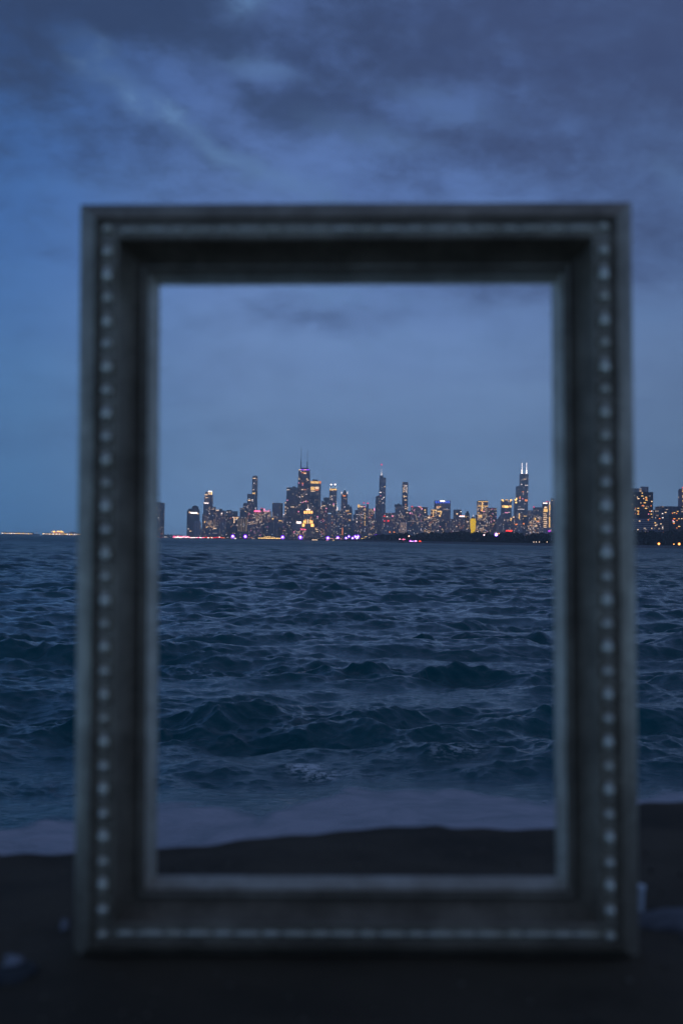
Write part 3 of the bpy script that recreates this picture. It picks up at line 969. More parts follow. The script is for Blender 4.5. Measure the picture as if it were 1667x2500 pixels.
B('office_tower', 'pale tower with two gold-lit top bands, right of the twin-mast tower', 7100, [('tower', 757.5, 783.5, 1174), ('penthouse', 763, 776, 1170.6, 1174, 'box', 'roof')], 'floodlit', 3, ('dim',),
  [Bd(758.6, 778.6, 1174.8, 1180.4, 'gold'), Bd(780, 783.2, 1174.8, 1180.4, 'orange'), Bd(758.4, 768, 1188.4, 1196.6, 'gold'), Bd(769, 778.4, 1188.4, 1194, 'warm'), Bd(769, 778, 1195.4, 1197, 'orange'), Bd(759, 768, 1198.5, 1200, 'warm')], cat=SK)
B('office_tower', 'dark block standing in front of the gold-banded pale tower', 6500, [('tower', 757, 777.6, 1210)], 'dark', 10, ('white', 'pink', 'orange', 'dim'), [W_(774, 776.4, 1260.4, 1263, 'pink'), W_(774.5, 776, 1264.6, 1266.6, 'white')])
# floodlit stepped art deco tower
B('deco_tower', 'floodlit stepped stone tower with golden crown and beacon spire', 6050,
  [('tower', 741, 764, 1254), ('crown', 741.6, 763.4, 1246.6, 1254, 'chamfer', 'floodlit'), ('beacon_base', 748, 757, 1243.6, 1246.6, 'box', 'floodlit'), ('wing', 737.4, 741, 1278), ('wing', 764, 767, 1278), ('wing', 758, 769.6, 1287, None, 'proud', 'floodlit'), ('podium', 731, 777, 1300)], 'floodlit', 3, ('dim', 'orange'),
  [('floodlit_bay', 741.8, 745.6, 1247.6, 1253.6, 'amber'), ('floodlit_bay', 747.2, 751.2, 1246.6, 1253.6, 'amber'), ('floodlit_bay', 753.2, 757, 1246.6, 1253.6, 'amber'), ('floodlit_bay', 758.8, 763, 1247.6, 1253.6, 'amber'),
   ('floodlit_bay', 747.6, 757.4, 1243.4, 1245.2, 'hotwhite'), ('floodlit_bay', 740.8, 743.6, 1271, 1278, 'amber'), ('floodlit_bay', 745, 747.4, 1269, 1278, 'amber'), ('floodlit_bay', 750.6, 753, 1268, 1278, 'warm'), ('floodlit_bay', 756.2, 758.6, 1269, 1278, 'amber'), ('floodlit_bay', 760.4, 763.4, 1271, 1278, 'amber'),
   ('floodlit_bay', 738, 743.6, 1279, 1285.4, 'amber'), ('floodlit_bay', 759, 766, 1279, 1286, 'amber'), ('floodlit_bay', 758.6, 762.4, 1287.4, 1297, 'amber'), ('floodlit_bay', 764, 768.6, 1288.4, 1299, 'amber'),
   Bd(769.6, 777, 1292, 1293.2, 'warm'), Bd(769.6, 773, 1289, 1290.2, 'warm'), W_(760, 762, 1303, 1306, 'orange'), W_(772, 776, 1296.4, 1298, 'warm')], cat=SK,
  masts=((752.4, 1231.5, 1244, 0.5, 2.2, 'white'),), depth=24)
B('hotel_block', 'pale checkered block with a bright white sign box beside the floodlit stepped tower', 5950, [('tower', 714, 737, 1278), ('sign_frame', 723, 736.6, 1272.6, 1278, 'box', 'roof')], 'pale', 2, ('dim',), [('sign', 724, 735.6, 1273.6, 1277.8, 'hotwhite'), Bd(721, 727, 1271, 1272.2, 'dim')])
hb = B('hotel', 'low warm-lit waterfront hotel with pink roof lettering in front of the floodlit tower', 5700, [('tower', 713, 747, 1294.6)], 'busy', 16, ('orange', 'warm', 'gold', 'pink'))
# pink roof sign lettering
fc = bpy.data.curves.new('lettering', 'FONT')
fc.body = 'The Drake'
fc.size = 8.4
fc.extrude = 0.5
fc.space_character = 0.95
tmp = bpy.data.objects.new('tmp', fc)
COL.objects.link(tmp)
tme = bpy.data.meshes.new_from_object(tmp.evaluated_get(bpy.context.evaluated_depsgraph_get()))
bpy.data.objects.remove(tmp)
tme.materials.clear()
tme.materials.append(GLOW['hotpink'])
so = bpy.data.objects.new('lettering', tme)
COL.objects.link(so)
sx0, _, sz0 = at(733.0, 1293.8, 5700)
so.location = (sx0 - hb.location.x, -1.0, sz0 - GZ)
so.rotation_euler = (R(90), 0, 0)
so.scale = (0.66, 1, 1)
so.parent = hb

B('apartment_block', 'grey-blue block right of the lone square tower with one yellow strip', 6000, [('tower', 668, 700, 1264)], 'glass', 12, ('dim', 'pink', 'white', 'warm'), [Bd(680, 688, 1270.2, 1272, 'gold'), W_(664, 668, 1265.4, 1268, 'gold')])
B('apartment_block', 'dark block with small pointed roof left of the checkered pale block', 5950, [('tower', 700, 714, 1264), ('roof', 703, 712, 1258.6, 1264, 'pyramid', 'roof')], 'navy', 9, ('warm', 'white', 'orange'))
B('apartment_block', 'low dark waterfront block left of the warm-lit hotel', 5650, [('tower', 679, 713, 1287)], 'dark', 6, ('dim', 'orange', 'white'))

# --- centre
B('office_tower', 'plain dark-blue block attached left of the twin-turret tower', 6900, [('tower', 790, 806, 1214.6), ('wing', 784.5, 790, 1223.4, None, 'box', 'glass')], 'tealglass', 2, ('dim',))
B('skyscraper', 'tower with twin lit turrets above a glowing orange crown band', 6700,
  [('tower', 804, 822.4, 1197), ('crown', 804.4, 822, 1191.6, 1197, 'box', 'floodlit'), ('turret', 805, 811.4, 1186.4, 1191.6, 'dome', 'roof'), ('turret', 815, 821.4, 1186.4, 1191.6, 'dome', 'roof')], 'rib', 0, (),
  [('crown_light', 804.6, 821.8, 1193.4, 1196.8, 'gold'), ('turret_light', 805, 806.8, 1188, 1193, 'ice'), ('turret_light', 809.4, 811, 1188, 1192, 'ice'), ('turret_light', 815.4, 817, 1188, 1192, 'ice'), ('turret_light', 819.6, 821.4, 1188, 1193, 'ice'),
   ('turret_light', 806.4, 810.6, 1181.6, 1184.4, 'hotwhite'), ('turret_light', 816.2, 820.4, 1181.6, 1184.4, 'hotwhite'), W_(809, 811, 1210.6, 1212, 'white'), W_(809.4, 811, 1218, 1219.6, 'white'), W_(804.5, 806, 1231, 1232.8, 'white'), W_(813.4, 815.4, 1229, 1232, 'pink'), W_(813.4, 815.4, 1233, 1236.5, 'warm')], cat=SK)
B('church_spire', 'thin floodlit white spire just right of the twin-turret tower', 6500, [('tower', 822.2, 824.4, 1243, None, 'box', 'grey'), ('spire', 822.3, 824.2, 1225, 1248, 'cone', 'ice')], 'grey', 0, (), [('light_band', 822.4, 824.4, 1238, 1248, 'white')], cat='spire')
B('skyscraper', 'slim tower with a dark pointed cap and small lit corner turrets', 6700,
  [('tower', 833, 848.4, 1205), ('cap', 837, 846, 1195.5, 1205, 'cone', 'roof'), ('turret', 833, 835.6, 1201, 1205), ('turret', 846, 848.6, 1201, 1205)], 'mauve', 0, (),
  [('turret_light', 832.8, 834.6, 1200.4, 1205.4, 'white'), ('turret_light', 847, 848.8, 1200.4, 1205.4, 'white'), ('cap_light', 839.6, 843.4, 1194, 1195, 'ice'), Bd(836.4, 843.6, 1209.4, 1211.4, 'orange'), W_(840, 842, 1236.4, 1238.4, 'white'), Bd(838, 846, 1216.6, 1217.6, 'dim')], cat=SK)
B('apartment_block', 'dark block below the white spire with a few orange windows', 6300, [('tower', 822.8, 833, 1246)], 'dark', 5, ('orange', 'warm', 'white'))
B('apartment_tower', 'grey tower with stepped glass penthouses right of the pointed-cap tower', 6200, [('tower', 833.4, 860, 1242), ('penthouse', 846, 853, 1232, 1242, 'box', 'tealglass'), ('penthouse', 853.2, 859, 1236.4, 1242, 'box', 'glass')], 'rib', 12, ('warm', 'gold', 'orange', 'white'),
  [Bd(844, 852, 1246.6, 1248, 'gold'), Bd(852, 857, 1253.6, 1255, 'gold'), Bd(850.5, 856, 1269, 1270.4, 'gold'), Bd(839.6, 845, 1274, 1277, 'orange')])
B('apartment_tower', 'tall pale blank slab edge below the dark-blue block', 6100, [('tower', 801, 808, 1254)], 'pale', 1, ('dim',), [Bd(800, 808, 1252.6, 1254, 'ice')])
B('apartment_block', 'mauve block sprinkled with warm windows left of the pale slab edge', 6150, [('tower', 778, 800.6, 1238)], 'mauve', 20, ('warm', 'white', 'pink', 'orange'), [W_(784, 787, 1235, 1237, 'warm'), W_(789, 793.5, 1234, 1235.6, 'warm'), W_(783, 785, 1239, 1241, 'warm'), W_(795, 798, 1240.6, 1242, 'pink')])
B('apartment_block', 'ribbed block below the twin-turret tower with mixed white and orange windows', 5950, [('tower', 808.4, 837, 1255)], 'rib', 14, ('orange', 'white', 'dim', 'warm'), [('light_column', 835.4, 836.6, 1288, 1306, 'orange')])
B('apartment_block', 'dark ribbed waterfront tower right of the column of small orange lights', 5900, [('tower', 838, 861.6, 1273)], 'navy', 8, ('warm', 'orange', 'dim'))
B('apartment_block', 'narrow pale glass block between the ribbed dark tower and the cream-lit tower', 6200, [('tower', 861.8, 866, 1257), ('rooftop_box', 862, 866, 1256, 1257, 'box', 'roof')], 'glass', 0)
B('apartment_tower', 'tower with a cream-lit corner room and red-tipped rooftop masts', 6400,
  [('tower', 873, 895, 1238), ('wing', 866.4, 873, 1245, None, 'box', 'glass'), ('penthouse', 879, 892, 1234, 1238, 'box', 'roof')], 'rib', 18, ('warm', 'white', 'orange'),
  [('lit_room', 873, 878.2, 1232, 1238.6, 'gold'), Bd(878.6, 886, 1235.6, 1237.4, 'warm'), Bd(888, 891.5, 1236, 1237.6, 'pink'), ('beacon', 886.4, 889.6, 1226.4, 1229, 'rose')] + [W_(889.4, 892, y_, y_ + 1.6, 'gold') for y_ in (1241, 1244, 1253, 1258, 1262.8, 1265.8, 1272, 1276, 1281)] + [W_(q, q + 1.6, 1255.6, 1257, 'white') for q in (870.6, 874.6, 880.6, 885)] + [W_(870, 871.6, 1265, 1267, 'white'), W_(870, 871.4, 1272, 1276, 'white')])
B('apartment_tower', 'narrow mast-topped slab with a rose beacon right of the cream-lit room', 6500, [('tower', 895.2, 899.4, 1231)], 'navy', 0, (), [('beacon', 894.6, 900.6, 1227.8, 1229.8, 'rose')])
B('apartment_block', 'mauve block with pink lit edge left of the dark tapering tower', 6300, [('tower', 899.6, 914.6, 1242)], 'busy', 14, ('warm', 'pink', 'orange', 'white'), [('light_column', 912.6, 914.6, 1240, 1247, 'pink')])
B('office_tower', 'dark tapering tower leaning against the tall glass spire tower', 6500, [('tower', 917.4, 931, 1212, None, 'taper1.35'), ('roof', 919.6, 930.6, 1210.6, 1212, 'box', 'roof')], 'navy', 6, ('dim', 'white', 'warm'), cat=SK)
B('skyscraper', 'tall stepped blue-grey glass skyscraper with slim white spire and red tip light', 7600,
  [('tower', 926, 942, 1166), ('upper_tier', 926.2, 935.4, 1160.6, 1166), ('wing', 924.8, 927, 1198, None)], 'glass', 0, (),
  [('beacon', 929.2, 933, 1132.8, 1136, 'rose'), W_(937.6, 940, 1187, 1189.4, 'warm'), Bd(925.6, 931, 1201.4, 1203, 'white'), W_(928, 930.4, 1209.6, 1211.6, 'pink'), W_(936.6, 938.6, 1213, 1215, 'white'), W_(934.6, 936.4, 1215, 1216.6, 'white'), W_(931, 932.6, 1218, 1219.6, 'white'), W_(934, 935.6, 1226.8, 1228.8, 'white'), W_(939.6, 941, 1230, 1231.6, 'ice')], cat=SK,
  masts=((931.4, 1145, 1161, 0.5, 2.4, 'white'), (931.2, 1136, 1146, 0.3, 0.5, None)))
B('apartment_block', 'block with four red hoist lights right of the dark tapering tower', 6300, [('tower', 933, 963, 1252.4), ('wing', 956.5, 965, 1251.6)], 'mauve', 14, ('white', 'warm', 'dim'),
  [('red_lamp', 936, 940, 1259, 1261.6, 'red'), ('red_lamp', 936.6, 940, 1270.6, 1273, 'red'), ('red_lamp', 945, 949.6, 1270, 1273.4, 'red'), ('red_lamp', 956.4, 959.4, 1258.6, 1261.4, 'pink'), W_(943, 945.6, 1260.4, 1262.4, 'white')])
B('apartment_block', 'low ribbed pale block behind the trees with two orange entrance lights', 5600, [('tower', 932, 965, 1286)], 'rib', 6, ('dim', 'warm'), [W_(949.6, 953, 1297.6, 1300.4, 'orange'), W_(960, 963.4, 1298, 1300, 'orange')])
B('office_tower', 'broad grey block at the left foot of the slim tower with bright window pattern', 6500, [('tower', 965, 988.4, 1236.6), ('upper_tier', 963.4, 980, 1231.6, 1238, 'box', 'roof'), ('penthouse', 969.6, 976, 1229.4, 1231.6, 'box', 'roof')], 'grey', 18, ('warm', 'white', 'dim'))
B('skyscraper', 'slim dark tower with bright lit windows in bracket patterns near its top', 7000, [('tower', 982.4, 996, 1176.6, None, 'taper1.10')], 'navy', 0, (),
  [W_(983.8, 985.2, y_, y_ + 1.6, 'warm') for y_ in (1190.2, 1192.8, 1197.5, 1201)] + [W_(986, 989, 1186, 1187.4, 'white'), W_(986, 988, 1190, 1191.4, 'warm'), W_(985, 989, 1194, 1195.2, 'white'), W_(985, 987, 1198.6, 1200, 'warm')] +
  [W_(991.6, 993.2, y_, y_ + 1.8, 'white') for y_ in (1185.4, 1188.8, 1192, 1195.4, 1199, 1202)] + [W_(988.4, 991.4, 1185.2, 1186.6, 'white'), W_(988, 991, 1198.2, 1199.6, 'warm'), W_(988, 989.4, 1192, 1193.4, 'dim')] +
  [W_(985, 986.6, 1209.6, 1214.6, 'warm'), W_(987, 992.4, 1211.4, 1212.8, 'warm'), Bd(986.6, 992.6, 1220.2, 1221.8, 'warm'), W_(989, 991, 1230, 1232, 'orange'), W_(988, 991, 1235.6, 1237, 'warm'), W_(987.6, 991, 1240.6, 1242.6, 'warm'), W_(993, 996, 1238.6, 1240.4, 'warm'), W_(992.4, 994.4, 1242.4, 1244, 'warm')], cat=SK)
B('office_block', 'dark block at the right foot of the slim patterned tower', 6350, [('tower', 988.8, 1003, 1247)], 'navy', 8, ('white', 'warm'), [W_(992, 996, 1250.6, 1252, 'warm'), ('red_lamp', 999.4, 1002.8, 1251.4, 1254.4, 'pink')])
B('apartment_tower', 'wide curved grey tower with red and white lamps along its roof', 6300, [('tower', 1003.4, 1031, 1237)], 'grey', 30, ('warm', 'white', 'gold', 'pink'),
  [('beacon', 1003.8, 1007.4, 1235.6, 1237.8, 'red'), ('beacon', 1020.8, 1024, 1235.8, 1238, 'pink'), ('beacon', 1024.6, 1027.6, 1237, 1239.4, 'orange'), ('beacon', 1028.2, 1031, 1240.8, 1243.6, 'pink')])
B('apartment_tower', 'flat-topped tower joined to the right of the roof-lamp tower', 6350, [('tower', 1031.2, 1043.4, 1238)], 'navy', 8, ('gold', 'warm', 'white'), [W_(1035.4, 1038.6, 1243.6, 1246.6, 'gold'), W_(1035.4, 1038.6, 1249.6, 1252, 'warm')])
B('apartment_block', 'low tower front striped with four glowing white ribs', 5700, [('tower', 974, 994, 1273)], 'mauve', 6, ('orange', 'warm', 'white'), [('fin', q, q + 1.5, 1275, 1302, 'dim') for q in (977, 981.4, 985.4, 989.4)])
B('apartment_block', 'blue-grey slab with pale roof line right of the glowing white ribs', 5800, [('tower', 994.4, 1016, 1274)], 'tealglass', 8, ('white', 'warm', 'orange'), [Bd(994.6, 1015, 1273, 1273.9, 'dim')])
B('apartment_block', 'navy ribbed slab with pale roof line beside the blue-grey slab', 5800, [('tower', 1016.4, 1035, 1274.6)], 'rib', 7, ('white', 'warm'), [Bd(1017, 1034, 1273.6, 1274.5, 'dim')])
B('apartment_block', 'brick block dotted with orange windows left of the gold-framed facade', 6000, [('tower', 1035.4, 1056, 1258)], 'busy', 24, ('orange', 'gold', 'warm'), [W_(1044.4, 1049, 1262, 1265, 'warm')])
B('office_tower', 'block with facade outlined by gold-lit frames below the blue-lit crown', 6200, [('tower', 1052, 1079, 1243.4)], 'busy', 20, ('warm', 'gold', 'white'),
  [Bd(1055, 1066, 1244.6, 1246.6, 'gold'), Bd(1067, 1078, 1247.4, 1250, 'gold'), ('light_column', 1056.4, 1058, 1247, 1262, 'gold'), ('light_column', 1074.6, 1077, 1250, 1256, 'gold'), W_(1071, 1075.4, 1257, 1261.4, 'gold')])
B('skyscraper', 'broad tower with a bright blue-lit crown and white roof sign', 6900, [('tower', 1060.6, 1098, 1228.6), ('crown', 1060.6, 1098, 1222, 1228.6, 'box', 'navy'), ('wing', 1098.1, 1099.8, 1222)], 'mauve', 8, ('dim', 'warm', 'white'),
  [('sign', 1074, 1085.4, 1221.4, 1225, 'hotwhite')] + [('crown_light', q, q + 3.6, 1223, 1225.4, 'blue') for q in (1062, 1067.6, 1087, 1092.6)] + [('crown_light', q, q + 3.6, 1226.4, 1228.4, 'blue') for q in (1062.6, 1067.6, 1073, 1079, 1084.6, 1089, 1094)] +
  [W_(1065, 1066.6, 1236, 1240.6, 'warm'), W_(1066.6, 1072, 1239.4, 1241, 'warm'), W_(1068.4, 1070, 1236.4, 1239, 'orange'), W_(1072, 1075.6, 1235.6, 1238.4, 'gold'), Bd(1080, 1096, 1243.6, 1244.8, 'dim')], cat=SK)
B('apartment_block', 'dark navy slab in front of the blue-crowned tower', 5900, [('tower', 1072, 1087, 1272)], 'dark', 5, ('white', 'warm', 'pink'))
B('apartment_block', 'pale ribbed block left of the dark navy slab behind the trees', 5850, [('tower', 1053, 1071.6, 1276)], 'rib', 6, ('warm', 'white'))
B('apartment_block', 'mauve slab right of the dark navy slab under the blue-crowned tower', 5900, [('tower', 1087.4, 1098, 1268)], 'mauve', 4, ('gold', 'warm'))
# --- right centre
B('office_tower', 'dark-topped block with white windows between the blue crown and the yellow tower', 6700, [('tower', 1107.6, 1126.6, 1245), ('penthouse', 1109, 1126, 1244, 1245, 'box', 'roof')], 'navy', 8, ('white', 'warm'), [W_(1113, 1117, 1253, 1256, 'warm'), W_(1123, 1126, 1248, 1250, 'white')])
B('apartment_block', 'low grey block right of the blue-crowned tower', 6200, [('tower', 1098.6, 1112, 1267)], 'grey', 8, ('white', 'warm', 'pink'))
B('apartment_block', 'block topped by a glowing pink-white roof strip', 6100, [('tower', 1112.4, 1134, 1262)], 'mauve', 16, ('warm', 'white', 'orange', 'gold'), [('roof_light', 1121, 1134, 1259.4, 1261.8, 'hotwhite'), ('roof_light', 1121, 1134, 1258.4, 1259.3, 'red')])
B('apartment_tower', 'dark rounded-shoulder tower directly left of the yellow floodlit tower', 6000, [('tower', 1134.6, 1146.6, 1252, None, 'chamfer'), ('penthouse', 1138.6, 1143.4, 1248, 1253, 'box', 'roof')], 'dark', 16, ('warm', 'white', 'gold'))
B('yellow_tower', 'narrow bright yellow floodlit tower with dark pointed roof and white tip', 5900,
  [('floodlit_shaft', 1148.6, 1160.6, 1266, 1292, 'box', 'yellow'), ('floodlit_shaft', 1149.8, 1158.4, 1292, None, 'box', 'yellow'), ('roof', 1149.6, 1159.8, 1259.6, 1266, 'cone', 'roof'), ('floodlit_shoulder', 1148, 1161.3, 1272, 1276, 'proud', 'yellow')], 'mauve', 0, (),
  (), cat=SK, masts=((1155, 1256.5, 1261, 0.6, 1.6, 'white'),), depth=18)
B('office_tower', 'tall gold-lit tower with bright bands, right of the yellow tower', 6500, [('tower', 1165.4, 1191, 1223), ('wing', 1160.4, 1165.3, 1257), ('penthouse', 1168, 1190, 1221.8, 1223, 'box', 'roof')], 'busy', 26, ('gold', 'warm', 'gold', 'white'),
  [Bd(1166.4, 1191, 1223.8, 1225.4, 'gold'), Bd(1166.4, 1190.4, 1234.8, 1236.4, 'gold'), ('light_column', 1175, 1178, 1225.6, 1249, 'gold'), ('lit_floor', 1167, 1175.6, 1257, 1261.4, 'gold'), Bd(1167, 1176, 1263, 1264.2, 'gold'), Bd(1172, 1178, 1245, 1246.6, 'orange'), Bd(1164.5, 1170, 1251, 1252.4, 'gold'), W_(1179.4, 1181.8, 1247.6, 1249.6, 'pink')], cat=SK)
B('office_tower', 'dark flat-topped tower crowded with windows right of the tall gold-lit tower', 6400, [('tower', 1191.4, 1212, 1239.6)], 'dark', 38, ('warm', 'orange', 'white', 'pink', 'gold'))
B('apartment_block', 'low dark block between the yellow tower and the dark crowded tower', 5900, [('tower', 1161.4, 1192, 1271)], 'busy', 18, ('white', 'warm', 'gold', 'pink'))
B('office_tower', 'flat-roofed tower with gold corner lights and a bright gold floor band', 7200,
  [('tower', 1224, 1248.4, 1221)], 'navy', 8, ('warm', 'gold', 'white'),
  [('crown_light', 1223.6, 1228, 1219.4, 1222, 'hotgold'), ('crown_light', 1226, 1229.4, 1222, 1225, 'gold'), ('crown_light', 1232.4, 1240, 1219.6, 1221.4, 'gold'), ('crown_light', 1244.6, 1249, 1219.4, 1222, 'hotgold'), ('crown_light', 1243.4, 1246.4, 1222, 1225.6, 'gold'),
   Bd(1225, 1231, 1233.4, 1239, 'gold'), Bd(1230.6, 1240, 1234.6, 1239.6, 'hotgold'), Bd(1242, 1248, 1233.6, 1239, 'gold'), Bd(1231, 1241, 1250.8, 1252, 'pink')], cat=SK,
  masts=((1227, 1216, 1221, 0.3, 0.7, 'dim'), (1245.6, 1216, 1221, 0.3, 0.7, 'dim')))
B('office_block', 'grey block with a pyramid roof at the foot of the gold-cornered tower', 6600, [('tower', 1213, 1234, 1266.6), ('roof', 1215.6, 1233, 1255, 1266.6, 'pyramid', 'grey')], 'grey', 12, ('white', 'dim', 'warm'))
B('apartment_block', 'mauve block with a warm window cluster right of the pyramid roof', 6200, [('tower', 1234.4, 1263, 1261)], 'mauve', 24, ('gold', 'warm', 'white', 'orange'), [W_(1245, 1249, 1265, 1267.6, 'gold'), W_(1251, 1255, 1261.4, 1264, 'warm'), W_(1244.6, 1248, 1268, 1271, 'gold'), W_(1257, 1262, 1279, 1281.6, 'orange')])
B('cinema_block', 'low block bearing a long glowing red sign above the trees', 5600, [('tower', 1231, 1252, 1277)], 'navy', 4, ('dim',), [('sign', 1234, 1249.6, 1294.6, 1298, 'hotred')])
# black stepped tower with twin white antennas
B('skyscraper', 'black stepped skyscraper with two glowing white antennas, tallest on the right', 8700,
  [('tower', 1256, 1288, 1222), ('middle_tier', 1261, 1288.8, 1187, 1222), ('upper_tier', 1270.2, 1289.4, 1156.6, 1187)], 'dark', 0, (),
  [('lit_corner', 1255, 1260, 1219, 1222, 'hotgold'), ('lit_corner', 1258.6, 1261.4, 1215.4, 1220, 'hotgold'), ('lit_corner', 1257, 1261, 1225, 1228.6, 'hotgold'), Bd(1262.6, 1279, 1242.6, 1243.8, 'white'), Bd(1266.6, 1270, 1221.6, 1223.4, 'white'),
   W_(1272, 1276, 1169.6, 1171, 'dim'), W_(1277, 1285, 1169, 1170.4, 'warm'), W_(1282, 1286, 1164.4, 1165.6, 'dim'), W_(1271, 1274, 1182, 1183.6, 'white'), W_(1281, 1288, 1184, 1185.4, 'white'), W_(1273, 1279, 1200, 1201.2, 'orange'), W_(1275, 1278, 1202, 1209, 'dim'), W_(1263, 1267, 1194, 1195, 'dim'), W_(1285.6, 1288, 1200, 1202, 'white'),
   W_(1267, 1270, 1212, 1218, 'orange'), W_(1273.6, 1276, 1216.6, 1218.4, 'pink'), W_(1280, 1287, 1219, 1224, 'orange'), W_(1264, 1270, 1236, 1238, 'dim'), W_(1278, 1283, 1229, 1231, 'dim'), W_(1276, 1279, 1190, 1191, 'dim')], cat=SK,
  masts=((1275, 1130, 1157, 1.0, 3.6, 'hotwhite'), (1285.9, 1130, 1157, 1.0, 3.6, 'hotwhite')), depth=60)
B('apartment_block', 'block with a yellow lit column at the foot of the twin-antenna tower', 6500, [('tower', 1263.4, 1277, 1249)], 'glass', 7, ('warm', 'white', 'orange'), [('light_column', 1265.4, 1268, 1253, 1266, 'gold')])
B('apartment_block', 'tall pale blank slab below the yellow lit column', 5800, [('tower', 1264, 1274, 1270)], 'pale', 2, ('dim',))
B('apartment_block', 'dark low tower right of the pale blank slab with one orange window', 5850, [('tower', 1274.4, 1289, 1260)], 'dark', 6, ('white', 'warm'), [W_(1276, 1279, 1277, 1280, 'orange'), Bd(1277, 1285, 1259.4, 1260.8, 'gold')])
B('office_block', 'mauve flat block right of the twin-antenna tower', 6900, [('tower', 1288.2, 1302, 1246)], 'mauve', 3, ('dim', 'white'))
B('office_tower', 'teal block with a red beacon at its left roof corner', 6700, [('tower', 1302.4, 1324, 1238.4)], 'tealglass', 4, ('dim', 'white'), [('beacon', 1300.6, 1303.6, 1236.6, 1239.4, 'rose'), ('beacon', 1323, 1326, 1236.6, 1239.4, 'rose'), W_(1311, 1314, 1245.6, 1248, 'dim')])
B('apartment_block', 'broad low block with staggered gold windows below the teal block', 6000, [('tower', 1289.4, 1323.4, 1259)], 'busy', 40, ('gold', 'warm', 'white', 'orange'), [W_(1304, 1307, 1264, 1270, 'gold'), W_(1310, 1315, 1272, 1274, 'orange'), Bd(1304, 1311, 1283, 1285, 'warm')])
B('office_tower', 'glass tower with a white roof strip and clusters of gold windows', 6400, [('tower', 1324.2, 1337, 1227), ('penthouse', 1326, 1336, 1225.6, 1227, 'box', 'roof')], 'dark', 8, ('gold', 'warm', 'white'),
  [('roof_light', 1324.6, 1334.8, 1227.4, 1229.4, 'hotwhite'), ('lit_floor', 1326, 1337, 1242, 1250, 'gold'), W_(1328, 1334, 1237, 1240.6, 'warm'), ('beacon', 1332, 1338, 1223.8, 1225.2, 'rose')] + [Bd(1325.6, 1333 + (q % 3), 1254 + q * 4.6, 1255.6 + q * 4.6, 'warm') for q in range(8)], cat=SK)
B('apartment_tower', 'narrow tower with one continuous gold-lit column down its face', 6300, [('tower', 1337.4, 1344, 1224.6)], 'mauve', 0, (), [('light_column', 1339.6, 1341.6, 1225, 1232, 'white'), ('light_column', 1339.4, 1342.8, 1232.4, 1246, 'gold'), ('light_column', 1340, 1341.4, 1246.4, 1258, 'warm'), ('light_column', 1339, 1342.4, 1262, 1290, 'gold')], cat=SK)
B('apartment_tower', 'dark tower partly hidden by the right frame rail, dotted down its edge', 6200, [('tower', 1344.4, 1355, 1218.4), ('penthouse', 1346, 1351, 1216.6, 1218.4, 'box', 'roof')], 'tealglass', 0, (), [W_(1346, 1348, 1221, 1223, 'warm')] + [W_(1350, 1352, y_, y_ + 1.8, 'dim') for y_ in (1226, 1230, 1236, 1247, 1256, 1266, 1279, 1284)], cat=SK)
B('apartment_block', 'low pale podium block with a magenta sign beside the right frame rail', 5700, [('tower', 1318, 1350, 1288)], 'pale', 6, ('warm', 'dim'), [('sign', 1337, 1343.6, 1295.6, 1297.4, 'magenta')])
# towers that stand behind the right member of the picture frame
for i, (a_, b_, y_, dd, mt_) in enumerate(((1358, 1384, 1226, 6100, 'navy'), (1384.6, 1420, 1250, 5400, 'grey'), (1421, 1450, 1216, 5200, 'mauve'), (1451, 1492, 1256, 4300, 'busy'), (1494, 1524, 1232, 3600, 'brown'))):
    B('apartment_tower', ['navy tower mostly hidden by the inner edge of the right frame rail', 'grey block hidden behind the right frame rail', 'mauve tower hidden behind the right frame rail, tallest there', 'broad brick block hidden behind the right frame rail',
                          'dark brick tower hidden by the outer edge of the right frame rail'][i], dd, [('tower', a_, b_, y_)], mt_, 10, ('warm', 'orange', 'white'))
# --- right end, nearer
B('apartment_tower', 'dark brick high-rise with orange windows and a square rooftop box at the right', 2700,
  [('tower', 1538, 1593.4, 1201), ('upper_floor', 1538.5, 1566, 1192.4, 1201, 'box', 'grey'), ('rooftop_box', 1565.6, 1582, 1188, 1201, 'box', 'grey')], 'brown', 0, (),
  [W_(x_ - w_ / 2, x_ + w_ / 2, y_ - .9, y_ + .9, c_) for x_, y_, w_, c_ in ((1566.6, 1203.8, 3, 'gold'), (1566.4, 1210.8, 4.4, 'gold'), (1547.6, 1210, 3.4, 'dim'), (1554.6, 1213.6, 1.8, 'warm'), (1557, 1217.4, 4.6, 'warm'), (1576, 1214, 4.6, 'gold'), (1576.6, 1217.8, 3.4, 'orange'), (1570, 1217.2, 2, 'warm'), (1576.6, 1221, 5, 'gold'),
   (1589.8, 1224.2, 3, 'warm'), (1585, 1211, 2.6, 'dim'), (1572.8, 1227.4, 5, 'gold'), (1563, 1227.6, 1.4, 'warm'), (1566.6, 1234.4, 2.4, 'orange'), (1570, 1234.4, 1.6, 'orange'), (1588, 1235, 1.6, 'orange'), (1582, 1237.4, 1.6, 'dim'), (1575.6, 1241, 5.2, 'gold'), (1556.6, 1241, 4.4, 'gold'),
   (1550, 1241, 1.4, 'orange'), (1556, 1247.6, 5.6, 'gold'), (1585.4, 1248.4, 3, 'orange'), (1589.6, 1248, 2.2, 'white'), (1557, 1251, 2, 'orange'), (1556.4, 1255, 4.6, 'gold'), (1550, 1254, 1.2, 'orange'), (1588.6, 1255.2, 3.4, 'gold'), (1582, 1255, 1.6, 'pink'), (1541, 1214, 3, 'dim'), (1541, 1231, 3, 'dim'), (1541, 1237, 3, 'dim'))], cat='high-rise', ground=4)
